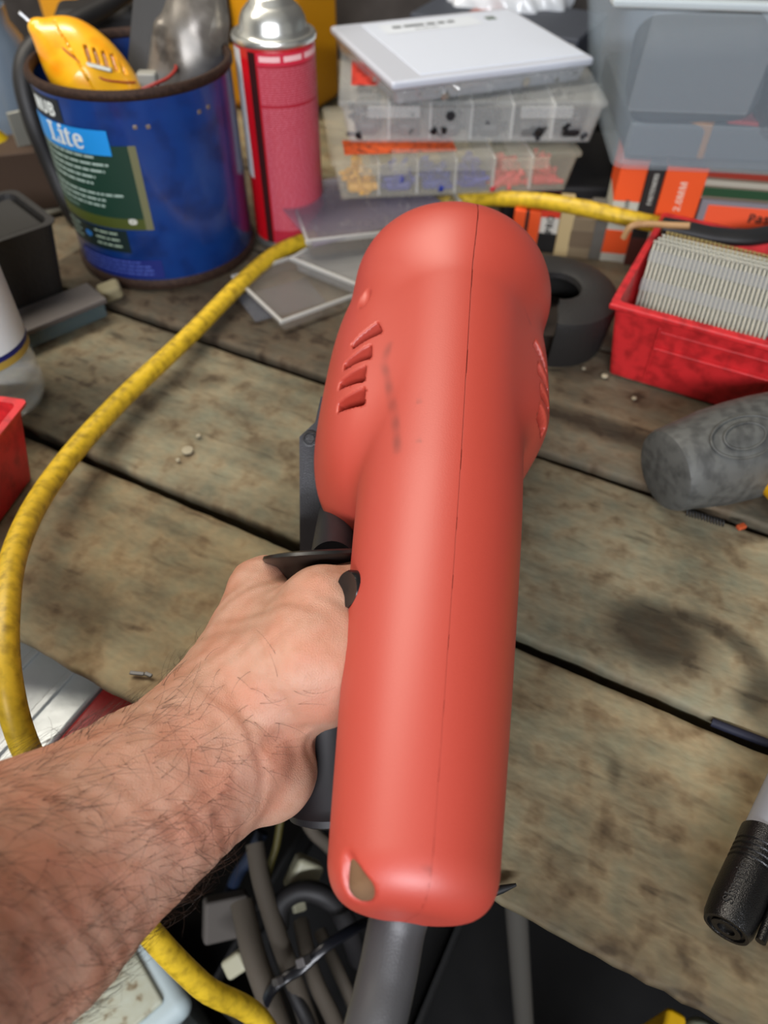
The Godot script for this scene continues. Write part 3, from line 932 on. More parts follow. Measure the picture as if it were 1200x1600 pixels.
	hair.set_meta("kind", "stuff")

# ---------------------------------------------------------------- paint can and what stands in it
const CAN_AT := Vector3(-0.2062, 0.9042, -0.6668)

func build_can() -> void:
	var t := thing("paint_can", "rusty rimmed blue metal paint can holding odd tools, with green and light blue label", "paint can", CAN_AT, atan2(0.2062, 0.6668) )
	var r := 0.0785
	var blue := mat("can_blue", Color(0.05, 0.235, 0.50), 0.32, 0.0, {"mottle": [9.0, 0.012, [[0.0, Color(0.7, 0.62, 0.7)], [0.45, Color(0.9, 0.9, 0.95)], [1.0, Color(1.0, 1.0, 1.0)]]], "coat": 0.5})
	obj("body", lathe(Geo.new(), xf(), [Vector2(0, 0.004), Vector2(r - 0.002, 0.004), Vector2(r, 0.008), Vector2(r, 0.154), Vector2(r - 0.0012, 0.154), Vector2(r - 0.0012, 0.010), Vector2(0, 0.010)], 96), blue, t)
	var rust := mat("rusty_metal", Color(0.27, 0.19, 0.14), 0.7, 0.4, {"mottle": [30.0, 0.03, [[0.0, Color(0.5, 0.4, 0.35)], [1.0, Color(1, 1, 1)]]]})
	obj("rim", lathe(Geo.new(), xf(), [Vector2(r - 0.0035, 0.152), Vector2(r + 0.0005, 0.152), Vector2(r + 0.0022, 0.1540), Vector2(r + 0.0022, 0.157), Vector2(r + 0.0005, 0.159), Vector2(r - 0.0025, 0.159), Vector2(r - 0.0040, 0.157), Vector2(r - 0.0040, 0.153)], 96), rust, t)
	obj("bottom_rim", lathe(Geo.new(), xf(), [Vector2(r - 0.003, 0), Vector2(r + 0.0015, 0), Vector2(r + 0.0022, 0.002), Vector2(r + 0.0018, 0.006), Vector2(r - 0.0005, 0.009)], 96), rust, t)
	var im := Image.create(512, 384, false, Image.FORMAT_RGB8)
	im.fill(Color(0.06, 0.20, 0.15))
	im.fill_rect(Rect2i(0, 330, 512, 54), Color(0.26, 0.30, 0.10))
	im.fill_rect(Rect2i(486, 0, 26, 384), Color(0.42, 0.42, 0.30))
	print_rows(im, 20, 50, 440, 5, 30, 11, Color(0.62, 0.70, 0.66))
	print_rows(im, 20, 216, 470, 3, 28, 11, Color(0.60, 0.68, 0.64))
	print_rows(im, 20, 302, 300, 1, 20, 8, Color(0.45, 0.55, 0.50))
	for a in 20: im.fill_rect(Rect2i(440 + int(10 * cos(a)), 338 + int(10 * sin(a)), 10, 10), Color(0.75, 0.76, 0.72))
	obj("label_panel", curved(Geo.new(), r + 0.0005, -95, -7, 0.054, 0.121, 32), picture("green_label", im, 0.5), t)
	obj("label_banner", curved(Geo.new(), r + 0.0008, -82, -21, 0.1135, 0.132, 24), mat("banner_blue", Color(0.10, 0.55, 0.85), 0.45), t)
	var white := mat("print_white", Color(0.85, 0.87, 0.85), 0.5)
	lettering("Lite", 0.019, white, t, Transform3D(Basis(), Vector3(-0.068, 0.1235, 0.0010)), r, true)
	obj("label_patch", curved(Geo.new(), r + 0.0004, -78, -47, 0.133, 0.1495, 12), mat("dark_print", Color(0.10, 0.12, 0.14), 0.5), t)
	lettering("NUB", 0.0135, white, t, Transform3D(Basis(), Vector3(-0.085, 0.141, 0.0008)), r)
	im = Image.create(256, 96, false, Image.FORMAT_RGB8)
	im.fill(Color(0.05, 0.13, 0.13))
	print_rows(im, 20, 14, 100, 3, 26, 9, Color(0.55, 0.65, 0.60))
	print_rows(im, 150, 14, 240, 3, 26, 9, Color(0.60, 0.68, 0.60))
	for a in 24: im.fill_rect(Rect2i(116 + int(9 * cos(a)), 40 + int(9 * sin(a)), 9, 9), Color(0.12, 0.45, 0.75))
	obj("label_panel", curved(Geo.new(), r + 0.0004, -80, -24, 0.033, 0.053, 20), picture("small_label", im, 0.5), t)
	im = Image.create(320, 96, false, Image.FORMAT_RGB8)
	im.fill(Color(0.07, 0.13, 0.42))
	print_rows(im, 12, 10, 310, 4, 20, 8, Color(0.28, 0.36, 0.66))
	obj("label_panel", curved(Geo.new(), r + 0.0004, -68, -7, 0.010, 0.027, 20), picture("lower_print", im, 0.5), t)
	var ding := mat("scratch_metal", Color(0.55, 0.50, 0.45), 0.45, 0.6)
	for q in [[-5.0, 0.134], [2.0, 0.1335], [33.0, 0.136], [40.0, 0.137]]:
		var a := deg_to_rad(q[0])
		obj("chip", rbox(Geo.new(), Transform3D(Basis(Vector3.UP, a), Vector3(sin(a) * r, q[1], cos(a) * r)), Vector3(0.0035, 0.0032, 0.0012), 0.0006), ding, t)

func yellow_shape(p: Vector3) -> float:
	var d := ellipsoid(p - Vector3(0, -0.02, 0), Vector3(0.043, 0.075, 0.034))
	d = smin(d, capsule(p, Vector3(-0.004, 0.0, 0.006), Vector3(-0.018, 0.056, 0.0), 0.028, 0.008), 0.02)
	d = smax(d, -(absf(p.x + 0.004 - p.y * 0.10) - 0.0007 + maxf(0.0, 0.0) + 0.0), 0.001) if p.z > 0.012 and d > -0.002 else d
	for i in 5:
		var c := Vector3(0.010 + i * 0.0062, 0.010 - i * 0.0062, 0.028)
		var l := (p - c).rotated(Vector3(0, 0, 1), 0.35)
		d = smax(d, -(Vector3(maxf(absf(l.x) - 0.0012, 0), maxf(absf(l.y) - 0.0075, 0), maxf(absf(l.z) - 0.009, 0)).length() - 0.0005), 0.0008)
	return d

func lump_shape(p: Vector3) -> float:
	var d := ellipsoid(p, Vector3(0.030, 0.060, 0.026))
	d = smin(d, capsule(p, Vector3(0.0, 0.04, 0), Vector3(0.012, 0.064, 0), 0.014, 0.010), 0.01)
	d = smin(d, capsule(p, Vector3(-0.018, -0.03, 0.012), Vector3(-0.022, 0.01, 0.014), 0.012, 0.006), 0.008)
	return d + 0.0005 * sin(p.y * 180.0 + p.x * 90.0) * sin(p.x * 210.0)

func build_can_contents() -> void:
	var o := thing("yellow_tool", "yellow plastic tool body with dark vent slots, standing in the blue paint can", "tool")
	o.transform = Transform3D(Basis.from_euler(Vector3(-0.35, 0.35, 0.42)).scaled(Vector3.ONE * 0.74), Vector3(-0.2452, 1.0496, -0.6733))
	obj("shell", nets(yellow_shape, Vector3(-0.05, -0.1, -0.04), Vector3(0.05, 0.07, 0.045), 0.0022), mat("yellow_plastic", Color(0.93, 0.68, 0.10), 0.3, 0.0, {"mottle": [8.0, 0.01, [[0.0, Color(1.0, 0.72, 0.5)], [0.4, Color(1, 1, 1)], [1.0, Color(1.0, 1.0, 1.0)]]], "coat": 0.4}), o)
	obj("blade_pin", rbox(Geo.new(), xf(Vector3(-0.021, 0.066, 0.001), 0, 0, 0.3), Vector3(0.004, 0.018, 0.003), 0.001), mat("steel", Color(0.6, 0.6, 0.6), 0.4, 1.0), o)
	var g := Geo.new()
	rbox(g, xf(Vector3(0.012, -0.005, 0.036), 0, 0, -0.75), Vector3(0.026, 0.005, 0.004), 0.0015)
	obj("latch", g, mat("worn_silver", Color(0.62, 0.62, 0.58), 0.45, 0.7), o)
	g = Geo.new()
	tube(g, crv([Vector3(-0.014, 0.050, 0.012), Vector3(-0.006, 0.02, 0.032), Vector3(0.006, -0.012, 0.036), Vector3(0.022, -0.026, 0.034), Vector3(0.036, -0.034, 0.028)], 6), 0.0012, 6)
	obj("red_wire", g, mat("red_wire", Color(0.55, 0.12, 0.08), 0.5), o)
	one("steel_bar", "dark flat steel bar leaning upright in the blue paint can", "steel bar", rbox(Geo.new(), aim(Vector3(-0.2174, 1.0176, -0.7153), Vector3(-0.1883, 1.1380, -0.7728), cam_dir(0, 0, -1)) * xf(Vector3(0, 0.09, 0)), Vector3(0.030, 0.24, 0.005), 0.0012), mat("dark_steel", Color(0.20, 0.20, 0.20), 0.5, 0.3, {"bump": [30.0, 0.02, 0.06]}))
	o = thing("motor_casting", "dirty grey cast metal tool part in the can beside the steel bar", "tool part")
	o.transform = Transform3D(Basis.from_euler(Vector3(-0.3, -0.2, -0.25)), Vector3(-0.1656, 1.0550, -0.7088))
	obj("casting", nets(lump_shape, Vector3(-0.05, -0.075, -0.05), Vector3(0.05, 0.09, 0.05), 0.0028), mat("dirty_casting", Color(0.52, 0.51, 0.49), 0.36, 0.5, {"mottle": [7.0, 0.02, [[0.0, Color(0.45, 0.42, 0.40)], [0.45, Color(0.9, 0.88, 0.86)], [1.0, Color(1, 1, 1)]]]}), o)
	obj("connector", rbox(Geo.new(), xf(Vector3(-0.022, -0.03, 0.026), 0.3, 0.2, 0.3), Vector3(0.016, 0.014, 0.012), 0.002), mat("pale_nylon", Color(0.55, 0.55, 0.52), 0.5), o)
	g = Geo.new()
	tube(g, crv([Vector3(-0.2007, 1.0426, -0.6509), Vector3(-0.1880, 1.0465, -0.6552), Vector3(-0.1783, 1.0483, -0.6645), Vector3(-0.1737, 1.0509, -0.6777), Vector3(-0.1776, 1.0517, -0.6904)], 6), 0.0014, 6)
	one("red_lead", "thin red wire lying across the tools in the paint can", "wire", g, mat("red_wire", Color(0.55, 0.12, 0.08), 0.5))

# ---------------------------------------------------------------- spray can
func build_spray() -> void:
	var t := thing("spray_can", "tall red and pink spray can with bare silver domed top", "spray can", Vector3(-0.0935, 0.9042, -0.691), atan2(0.0935, 0.691))
	var r := 0.0325
	obj("body", lathe(Geo.new(), xf(), [Vector2(0, 0.002), Vector2(r - 0.003, 0.002), Vector2(r, 0.005), Vector2(r, 0.166), Vector2(r - 0.001, 0.168)], 64), mat("can_red", Color(0.72, 0.05, 0.09), 0.3, 0.0, {"coat": 0.5}), t)
	var tin := mat("bright_tin", Color(0.86, 0.87, 0.85), 0.28, 0.92)
	obj("bottom_rim", lathe(Geo.new(), xf(), [Vector2(r - 0.003, 0), Vector2(r + 0.0008, 0), Vector2(r + 0.001, 0.003), Vector2(r, 0.006)], 64), tin, t)
	obj("dome", lathe(Geo.new(), xf(), [Vector2(r - 0.0005, 0.1655), Vector2(r + 0.0014, 0.167), Vector2(r + 0.0018, 0.1695), Vector2(r + 0.0006, 0.1715), Vector2(r - 0.003, 0.1715), Vector2(r - 0.004, 0.1725), Vector2(r - 0.0055, 0.176), Vector2(r - 0.0065, 0.181), Vector2(r - 0.009, 0.186), Vector2(r - 0.013, 0.190), Vector2(0.0175, 0.1915), Vector2(0.0165, 0.1945), Vector2(0.0145, 0.196), Vector2(0.0125, 0.1945), Vector2(0.011, 0.191), Vector2(0.004, 0.190), Vector2(0.0035, 0.196), Vector2(0, 0.1965)], 64), tin, t)
	var im := Image.create(320, 1024, false, Image.FORMAT_RGB8)
	im.fill(Color(0.80, 0.16, 0.26))
	im.fill_rect(Rect2i(0, 56, 320, 968), Color(0.66, 0.14, 0.21))
	print_rows(im, 10, 14, 310, 1, 30, 26, Color(0.95, 0.75, 0.76))
	print_rows(im, 4, 70, 316, 16, 11, 6, Color(0.79, 0.40, 0.46))
	print_rows(im, 4, 262, 316, 62, 11, 6, Color(0.79, 0.42, 0.48))
	obj("label_panel", curved(Geo.new(), r + 0.0003, -28, 100, 0.006, 0.164, 32), picture("pink_print", im, 0.42), t)
	obj("label_stripe", curved(Geo.new(), r + 0.0004, -42, -30, 0.006, 0.164, 6), mat("stripe_dark", Color(0.20, 0.07, 0.07), 0.4), t)
	obj("label_panel", curved(Geo.new(), r + 0.0003, -130, -58, 0.062, 0.164, 16), mat("stripe_white", Color(0.80, 0.80, 0.80), 0.4), t)

# ---------------------------------------------------------------- organiser boxes
func organiser(called: String, label: String, at: Vector3, yaw: float, w: float, d: float, h: float, alpha: float, tone: Color, cols: int) -> Node3D:
	var t := thing(called, label, "organiser box", at, yaw, "stacked clear organiser boxes")
	var frost := mat("frosted" + called + str(made[called]), tone, 0.35, 0.0, {"alpha": alpha})
	obj("tray", open_box(Geo.new(), xf(), Vector2(w * 0.95, d * 0.95), Vector2(w, d), h - 0.006, 0.0012, 0.0), frost, t)
	obj("lid", rbox(Geo.new(), xf(Vector3(0, h - 0.003, 0)), Vector3(w + 0.005, 0.006, d + 0.005), 0.0025), frost, t)
	for k in range(1, cols):
		obj("divider", rbox(Geo.new(), xf(Vector3(w * 0.95 * (float(k) / cols - 0.5), h * 0.45, 0)), Vector3(0.0018, h * 0.8, d * 0.94), 0.0006), mat("divider_white", Color(0.88, 0.89, 0.88), 0.4, 0.0, {"alpha": 0.5}), t)
	for s in [-0.3, 0.28]:
		obj("latch", rbox(Geo.new(), xf(Vector3(w * s, h - 0.009, d / 2 + 0.002)), Vector3(w * 0.20, 0.010, 0.003), 0.0012), frost, t)
	return t

func pile(at: Vector3, yaw: float, size: Vector3, m: Material, label: String, category: String, group: String, bits: int) -> void:   # small loose pieces heaped in one compartment
	var g := Geo.new()
	rbox(g, xf(at, yaw) * xf(Vector3(0, size.y * 0.32, 0)), size * Vector3(0.95, 0.6, 0.95), size.y * 0.28, 2)
	for i in bits:
		var p := Vector3(rng.randf_range(-0.5, 0.5) * size.x, 0, rng.randf_range(-0.5, 0.5) * size.z)
		p.y = size.y * (0.15 + 0.85 * rng.randf() * (1.0 - pow(absf(p.x) / size.x * 2.0, 2.0)))
		var b := Basis.from_euler(Vector3(rng.randf() * 6.0, rng.randf() * 6.0, rng.randf() * 6.0))
		lathe(g, xf(at, yaw) * Transform3D(b, p), [Vector2(0, -0.007), Vector2(0.0022, -0.007), Vector2(0.0022, 0.003), Vector2(0.0040, 0.003), Vector2(0.0040, 0.007), Vector2(0, 0.007)], 6)
	var o := one("parts_pile", label, category, g, m, group)
	o.set_meta("kind", "stuff")

func build_boxes() -> void:
	# clear flat cases at the bottom of the stack
	var clear := mat("clear_case", Color(0.60, 0.57, 0.53), 0.3, 0.0, {"alpha": 0.16})
	var hazy := mat("hazy_case", Color(0.66, 0.66, 0.65), 0.35, 0.0, {"alpha": 0.26})
	for q in [
		[Vector3(-0.0591, 0.9070, -0.5988), 0.62, Vector3(0.125, 0.012, 0.085), clear, "flat clear plastic case lying on the planks, lowest under the stack of boxes", 1],
		[Vector3(-0.0027, 0.9190, -0.6172), 0.95, Vector3(0.110, 0.012, 0.120), hazy, "cloudy white flat case, second from the bottom under the organiser boxes", 2],
		[Vector3(-0.0093, 0.9340, -0.6772), 0.25, Vector3(0.150, 0.016, 0.110), clear, "clear case of loose metal pieces under the organiser box with blue and red parts", 3]]:
		var t := thing("flat_case", q[4], "plastic case", q[0], q[1], "flat clear cases")
		obj("tray", open_box(Geo.new(), xf(Vector3(0, -q[2].y / 2, 0)), Vector2(q[2].x, q[2].z) * 0.97, Vector2(q[2].x, q[2].z), q[2].y * 0.75, 0.001, 0.0), q[3], t)
		obj("lid", rbox(Geo.new(), xf(Vector3(0, q[2].y * 0.32, 0)), Vector3(q[2].x + 0.003, q[2].y * 0.36, q[2].z + 0.003), 0.0012), q[3], t)
		var edge := mat("case_edge", Color(0.80, 0.80, 0.78), 0.35, 0.0, {"alpha": 0.55})
		for s in [-1.0, 1.0]:
			obj("rim_edge", rbox(Geo.new(), xf(Vector3(0, q[2].y * 0.40, s * q[2].z / 2)), Vector3(q[2].x + 0.004, q[2].y * 0.3, 0.0026), 0.001), edge, t)
			obj("rim_edge", rbox(Geo.new(), xf(Vector3(s * q[2].x / 2, q[2].y * 0.40, 0)), Vector3(0.0026, q[2].y * 0.3, q[2].z), 0.001), edge, t)
	var met := mat("loose_metal", Color(0.45, 0.43, 0.38), 0.4, 0.8)
	pile(Vector3(-0.0096, 0.9260, -0.6938), 0.25, Vector3(0.13, 0.010, 0.09), met, "loose grey metal pieces inside the clear case under the organisers", "metal pieces", "", 90)
	one("clear_sleeve", "thin clear plastic sleeve slanting out of the stack beside the spray can", "plastic sleeve", rbox(Geo.new(), Transform3D(Basis.from_euler(Vector3(0.06, 0.5, 0.02)), Vector3(-0.0269, 0.9445, -0.6737)), Vector3(0.135, 0.0012, 0.100), 0.0005), mat("sleeve", Color(0.48, 0.46, 0.54), 0.3, 0.0, {"alpha": 0.28}))
	one("clear_sheet", "flat clear plastic piece lying flat on the bench in front of the cases", "plastic sheet", rbox(Geo.new(), xf(Vector3(-0.0904, 0.9055, -0.5715), 0.5), Vector3(0.065, 0.0022, 0.042), 0.0006), mat("sheet", Color(0.40, 0.42, 0.46), 0.3, 0.0, {"alpha": 0.28}))
	# third, second, first organiser
	var y3 := deg_to_rad(7.0)
	var fl3: Vector3 = Vector3(-0.0460, 0.9460, -0.6700)
	var fr3: Vector3 = Vector3(0.1698, 0.9460, -0.6980)
	var w3 := (fr3 - fl3).length()
	var c3 := (fl3 + fr3) / 2.0 + Vector3(-sin(y3), 0, -cos(y3)) * 0.062
	organiser("organiser_box", "frosted organiser box with yellow, blue and red parts, lowest organiser of the stack", c3, y3, w3 * 1.02, 0.125, 0.037, 0.15, Color(0.86, 0.84, 0.76), 6)
	var cl := [Color(0.85, 0.62, 0.12), Color(0.08, 0.16, 0.55), Color(0.06, 0.18, 0.55), Color(0.08, 0.14, 0.55), Color(0.75, 0.16, 0.22), Color(0.72, 0.10, 0.16)]
	var nm := ["yellow", "blue", "blue", "blue", "red", "red"]
	for k in 6:
		var off := w3 * 0.95 * ((k + 0.5) / 6.0 - 0.5)
		pile(c3 + Vector3(cos(y3), 0, -sin(y3)) * off + Vector3(sin(y3), 0, cos(y3)) * 0.035 + Vector3(0, 0.002, 0), y3, Vector3(w3 / 6 * 0.72, 0.016, 0.042), mat("bits" + str(k), cl[k], 0.5), nm[k] + " small parts heaped in a compartment of the lowest organiser", "small parts", nm[k] + " small parts", 22)
	one("orange_card", "orange and black printed card showing under the lid of the lowest organiser", "card", rbox(Geo.new(), xf(c3 + Vector3(-0.045, 0.0378, 0.045), y3), Vector3(0.100, 0.001, 0.03), 0.0003), mat("card_orange", Color(0.85, 0.33, 0.06), 0.6, 0.0, {"mottle": [12.0, 0.04, [[0.0, Color(0.15, 0.1, 0.1)], [0.4, Color(0.9, 0.9, 0.9)], [1.0, Color(1, 1, 1)]]]}))
	# a clear blister hanging out between the organisers
	one("blister_strip", "clear blister strip hanging out between the two organiser boxes", "blister strip", rbox(Geo.new(), xf(Vector3(0.0455, 0.9900, -0.6559), 0.05, 0.5), Vector3(0.085, 0.001, 0.022), 0.0004), mat("blister", Color(0.62, 0.62, 0.60), 0.35, 0.0, {"alpha": 0.10}))
	var w2 := 0.2314
	var c2 := Vector3(0.0714, 0.9845, -0.7047 - 0.078)
	organiser("organiser_box", "frosted organiser box with black parts in six compartments, middle of the stack", c2, 0.03, w2, 0.156, 0.0365, 0.17, Color(0.90, 0.91, 0.90), 6)
	for k in 6:
		pile(c2 + Vector3(w2 * 0.95 * ((k + 0.5) / 6.0 - 0.5), 0.002, 0.040), 0.03, Vector3(w2 / 6 * 0.62, 0.023, 0.07), mat("black_bits", Color(0.03, 0.04, 0.07), 0.5), "black small parts heaped in a compartment of the middle organiser", "small parts", "black small parts", 24)
	one("red_card", "faded red printed card inside the lid of the middle organiser box", "card", rbox(Geo.new(), xf(c2 + Vector3(-0.072, 0.0372, -0.01), 0.03), Vector3(0.070, 0.001, 0.11), 0.0003), mat("card_red", Color(0.75, 0.20, 0.13), 0.6, 0.0, {"mottle": [10.0, 0.03, [[0.0, Color(0.6, 0.35, 0.3)], [0.5, Color(1, 1, 1)], [1.0, Color(1, 1, 1)]]]}))
	# white lidded box of small hardware on top
	var yaw := deg_to_rad(21.4)
	var fl: Vector3 = Vector3(0.0025, 1.0410, -0.6820)
	var ux := Vector3(cos(yaw), 0, -sin(yaw))
	var uz := Vector3(sin(yaw), 0, cos(yaw))
	var c := fl + ux * 0.097 - uz * 0.083 + Vector3(0, -0.0195, 0)
	var t := thing("hardware_box", "white lidded box of shiny hardware lying askew on top of the stack", "hardware box", c, yaw)
	obj("tray", open_box(Geo.new(), xf(), Vector2(0.180, 0.152), Vector2(0.190, 0.162), 0.0145, 0.0012, 0.0), mat("clear_tray", Color(0.8, 0.82, 0.84), 0.2, 0.0, {"alpha": 0.28}), t)
	obj("lid", rbox(Geo.new(), xf(Vector3(0, 0.0163, 0)), Vector3(0.194, 0.0072, 0.166), 0.003, 2), mat("white_lid", Color(0.74, 0.76, 0.80), 0.4, 0.0, {"coat": 0.3}), t)
	obj("lid_panel", rbox(Geo.new(), xf(Vector3(0.012, 0.0200, 0.0)), Vector3(0.160, 0.0010, 0.148), 0.0004), mat("white_panel", Color(0.80, 0.83, 0.88), 0.4), t)
	var im := Image.create(256, 64, false, Image.FORMAT_RGB8)
	im.fill(Color(0.80, 0.83, 0.86))
	print_rows(im, 30, 18, 200, 1, 20, 14, Color(0.32, 0.34, 0.36))
	print_rows(im, 80, 44, 150, 1, 20, 6, Color(0.5, 0.52, 0.54))
	var g := Geo.new()
	patch(g, [[Vector3(-0.055, 0.0207, -0.066), Vector3(0.045, 0.0207, -0.066)], [Vector3(-0.055, 0.0207, -0.036), Vector3(0.045, 0.0207, -0.036)]], Vector3.UP)
	obj("label", g, picture("lid_label", im, 0.6), t)
	obj("logo", rbox(Geo.new(), xf(Vector3(0.060, 0.0207, -0.052)), Vector3(0.010, 0.0005, 0.010), 0.0002), mat("logo_grey", Color(0.4, 0.45, 0.42), 0.6), t)
	pile(c + Vector3(0, 0.002, 0), yaw, Vector3(0.172, 0.010, 0.145), mat("shiny_bits", Color(0.8, 0.8, 0.78), 0.25, 1.0), "shiny silver screws and nuts inside the white lidded box", "hardware", "", 240)

# ---------------------------------------------------------------- translucent tub and its contents
func build_tub() -> void:
	var fl: Vector3 = Vector3(0.1852, 0.9955, -0.6303)
	var yaw := deg_to_rad(-4.0)
	var ux := Vector3(cos(yaw), 0, -sin(yaw))
	var uz := Vector3(sin(yaw), 0, cos(yaw))
	var c := fl + ux * 0.135 - uz * 0.10
	var t := thing("plastic_tub", "large cloudy translucent plastic tub resting on the small orange and white cartons", "tub", c, yaw)
	var m := mat("cloudy_tub", Color(0.74, 0.80, 0.84), 0.45, 0.0, {"alpha": 0.15})
	obj("shell", open_box(Geo.new(), xf(), Vector2(0.270, 0.200), Vector2(0.320, 0.248), 0.124, 0.002, 0.004, 0.012), m, t)
	obj("front_panel", rbox(Geo.new(), Transform3D(Basis.from_euler(Vector3(0.19, 0, 0)), Vector3(-0.092, 0.083, 0.119)), Vector3(0.090, 0.070, 0.003), 0.0014), mat("cloudy_panel", Color(0.76, 0.80, 0.82), 0.45, 0.0, {"alpha": 0.10}), t)
	obj("foot_band", rbox(Geo.new(), Transform3D(Basis.from_euler(Vector3(0.19, 0, 0)), Vector3(0, 0.022, 0.1045)), Vector3(0.262, 0.034, 0.002), 0.0009), mat("cloudy_panel", Color(0.76, 0.80, 0.82), 0.45, 0.0, {"alpha": 0.10}), t)
	var rimm := mat("tub_rim", Color(0.80, 0.84, 0.85), 0.4, 0.0, {"alpha": 0.6})
	for s in [-1.0, 1.0]:
		obj("rim_edge", rbox(Geo.new(), xf(Vector3(0, 0.1225, s * 0.127)), Vector3(0.334, 0.006, 0.009), 0.0025), rimm, t)
		obj("rim_edge", rbox(Geo.new(), xf(Vector3(s * 0.163, 0.1225, 0)), Vector3(0.009, 0.006, 0.250), 0.0025), rimm, t)
	one("hard_case", "dark green and black tool case lying inside the cloudy tub", "tool case", rbox(Geo.new(), xf(c + ux * 0.01 + Vector3(0, 0.060, 0) + uz * 0.080, yaw + 0.1, 0, 0.15), Vector3(0.080, 0.064, 0.04), 0.012, 3), mat("dark_case", Color(0.05, 0.07, 0.07), 0.5))
	one("blue_cloth", "pale blue bundle inside the right of the cloudy tub", "cloth", rbox(Geo.new(), xf(c + ux * 0.090 + Vector3(0, 0.06, 0) + uz * 0.06, yaw, 0.2, 0.3), Vector3(0.09, 0.08, 0.06), 0.02, 3), mat("pale_blue", Color(0.42, 0.56, 0.70), 0.8))
	one("brown_pouch", "brown pouch inside the cloudy tub behind its front panel", "pouch", rbox(Geo.new(), xf(c - ux * 0.08 + Vector3(0, 0.065, 0) + uz * 0.065, yaw, 0.1, 0.1), Vector3(0.10, 0.07, 0.06), 0.018, 3), mat("pouch", Color(0.22, 0.24, 0.25), 0.8))
	for q in [[-0.03, 0.030, Color(0.6, 0.12, 0.10), "red"], [0.045, 0.026, Color(0.75, 0.62, 0.52), "pale brown"], [-0.075, 0.028, Color(0.62, 0.42, 0.18), "tan"]]:
		one("small_box", "small %s packet at the bottom of the cloudy tub" % q[3], "packet", rbox(Geo.new(), xf(c + ux * q[0] + Vector3(0, 0.020, 0) + uz * 0.075, yaw + q[0] * 5.0), Vector3(0.036, q[1], 0.022), 0.002), mat("packet" + q[3], q[2], 0.7))
	one("scrap_metal", "layer of dark hardware across the bottom of the cloudy tub", "hardware", rbox(Geo.new(), xf(c + Vector3(0, 0.018, 0.0), yaw), Vector3(0.25, 0.028, 0.18), 0.004), mat("filler", Color(0.27, 0.30, 0.32), 0.7)).set_meta("kind", "stuff")

func black_case() -> void:
	var t := thing("low_case", "low black plastic case in the dark gap behind the cartons, partly under the organisers", "case", Vector3(0.205, 0.9042, -0.790), 0.0)
	obj("body", rbox(Geo.new(), xf(Vector3(0, 0.018, 0)), Vector3(0.185, 0.036, 0.14), 0.005), mat("case_black", Color(0.05, 0.045, 0.045), 0.7), t)
	obj("latch", rbox(Geo.new(), xf(Vector3(0.02, 0.02, 0.071)), Vector3(0.03, 0.014, 0.004), 0.001), mat("case_dark", Color(0.08, 0.07, 0.07), 0.5), t)

# ---------------------------------------------------------------- little cartons
func carton(label: String, fl: Vector3, w: float, d: float, h: float, yaw: float, body: Color, bands: Array, text := "", text_at := 0.5, text_col := Color(0.9, 0.9, 0.88), upright := true, size := 0.01) -> void:
	var ux := Vector3(cos(yaw), 0, -sin(yaw))
	var uz := Vector3(sin(yaw), 0, cos(yaw))
	var t := thing("carton", label, "carton", fl + ux * w / 2 - uz * d / 2, yaw, "small cartons under the tub")
	obj("box", rbox(Geo.new(), xf(Vector3(0, h / 2, 0)), Vector3(w, h, d), 0.0008), mat("carton" + str(body), body, 0.7), t)
	for b in bands:
		obj("printed_band", rbox(Geo.new(), xf(Vector3(b[3] * w if b.size() > 3 else 0.0, h * (b[0] + b[1]) / 2, 0)), Vector3(w * b[4] if b.size() > 4 else w + 0.0006, h * (b[1] - b[0]), d + 0.0006), 0.0006), mat("band" + str(b[2]), b[2], 0.6), t)
	if text:
		var b := Basis(Vector3(0, 0, 1), PI / 2) if upright else Basis()
		lettering(text, size, mat("ink" + str(text_col), text_col, 0.6), t, Transform3D(b, Vector3(0, h * text_at, d / 2 + 0.0005)))

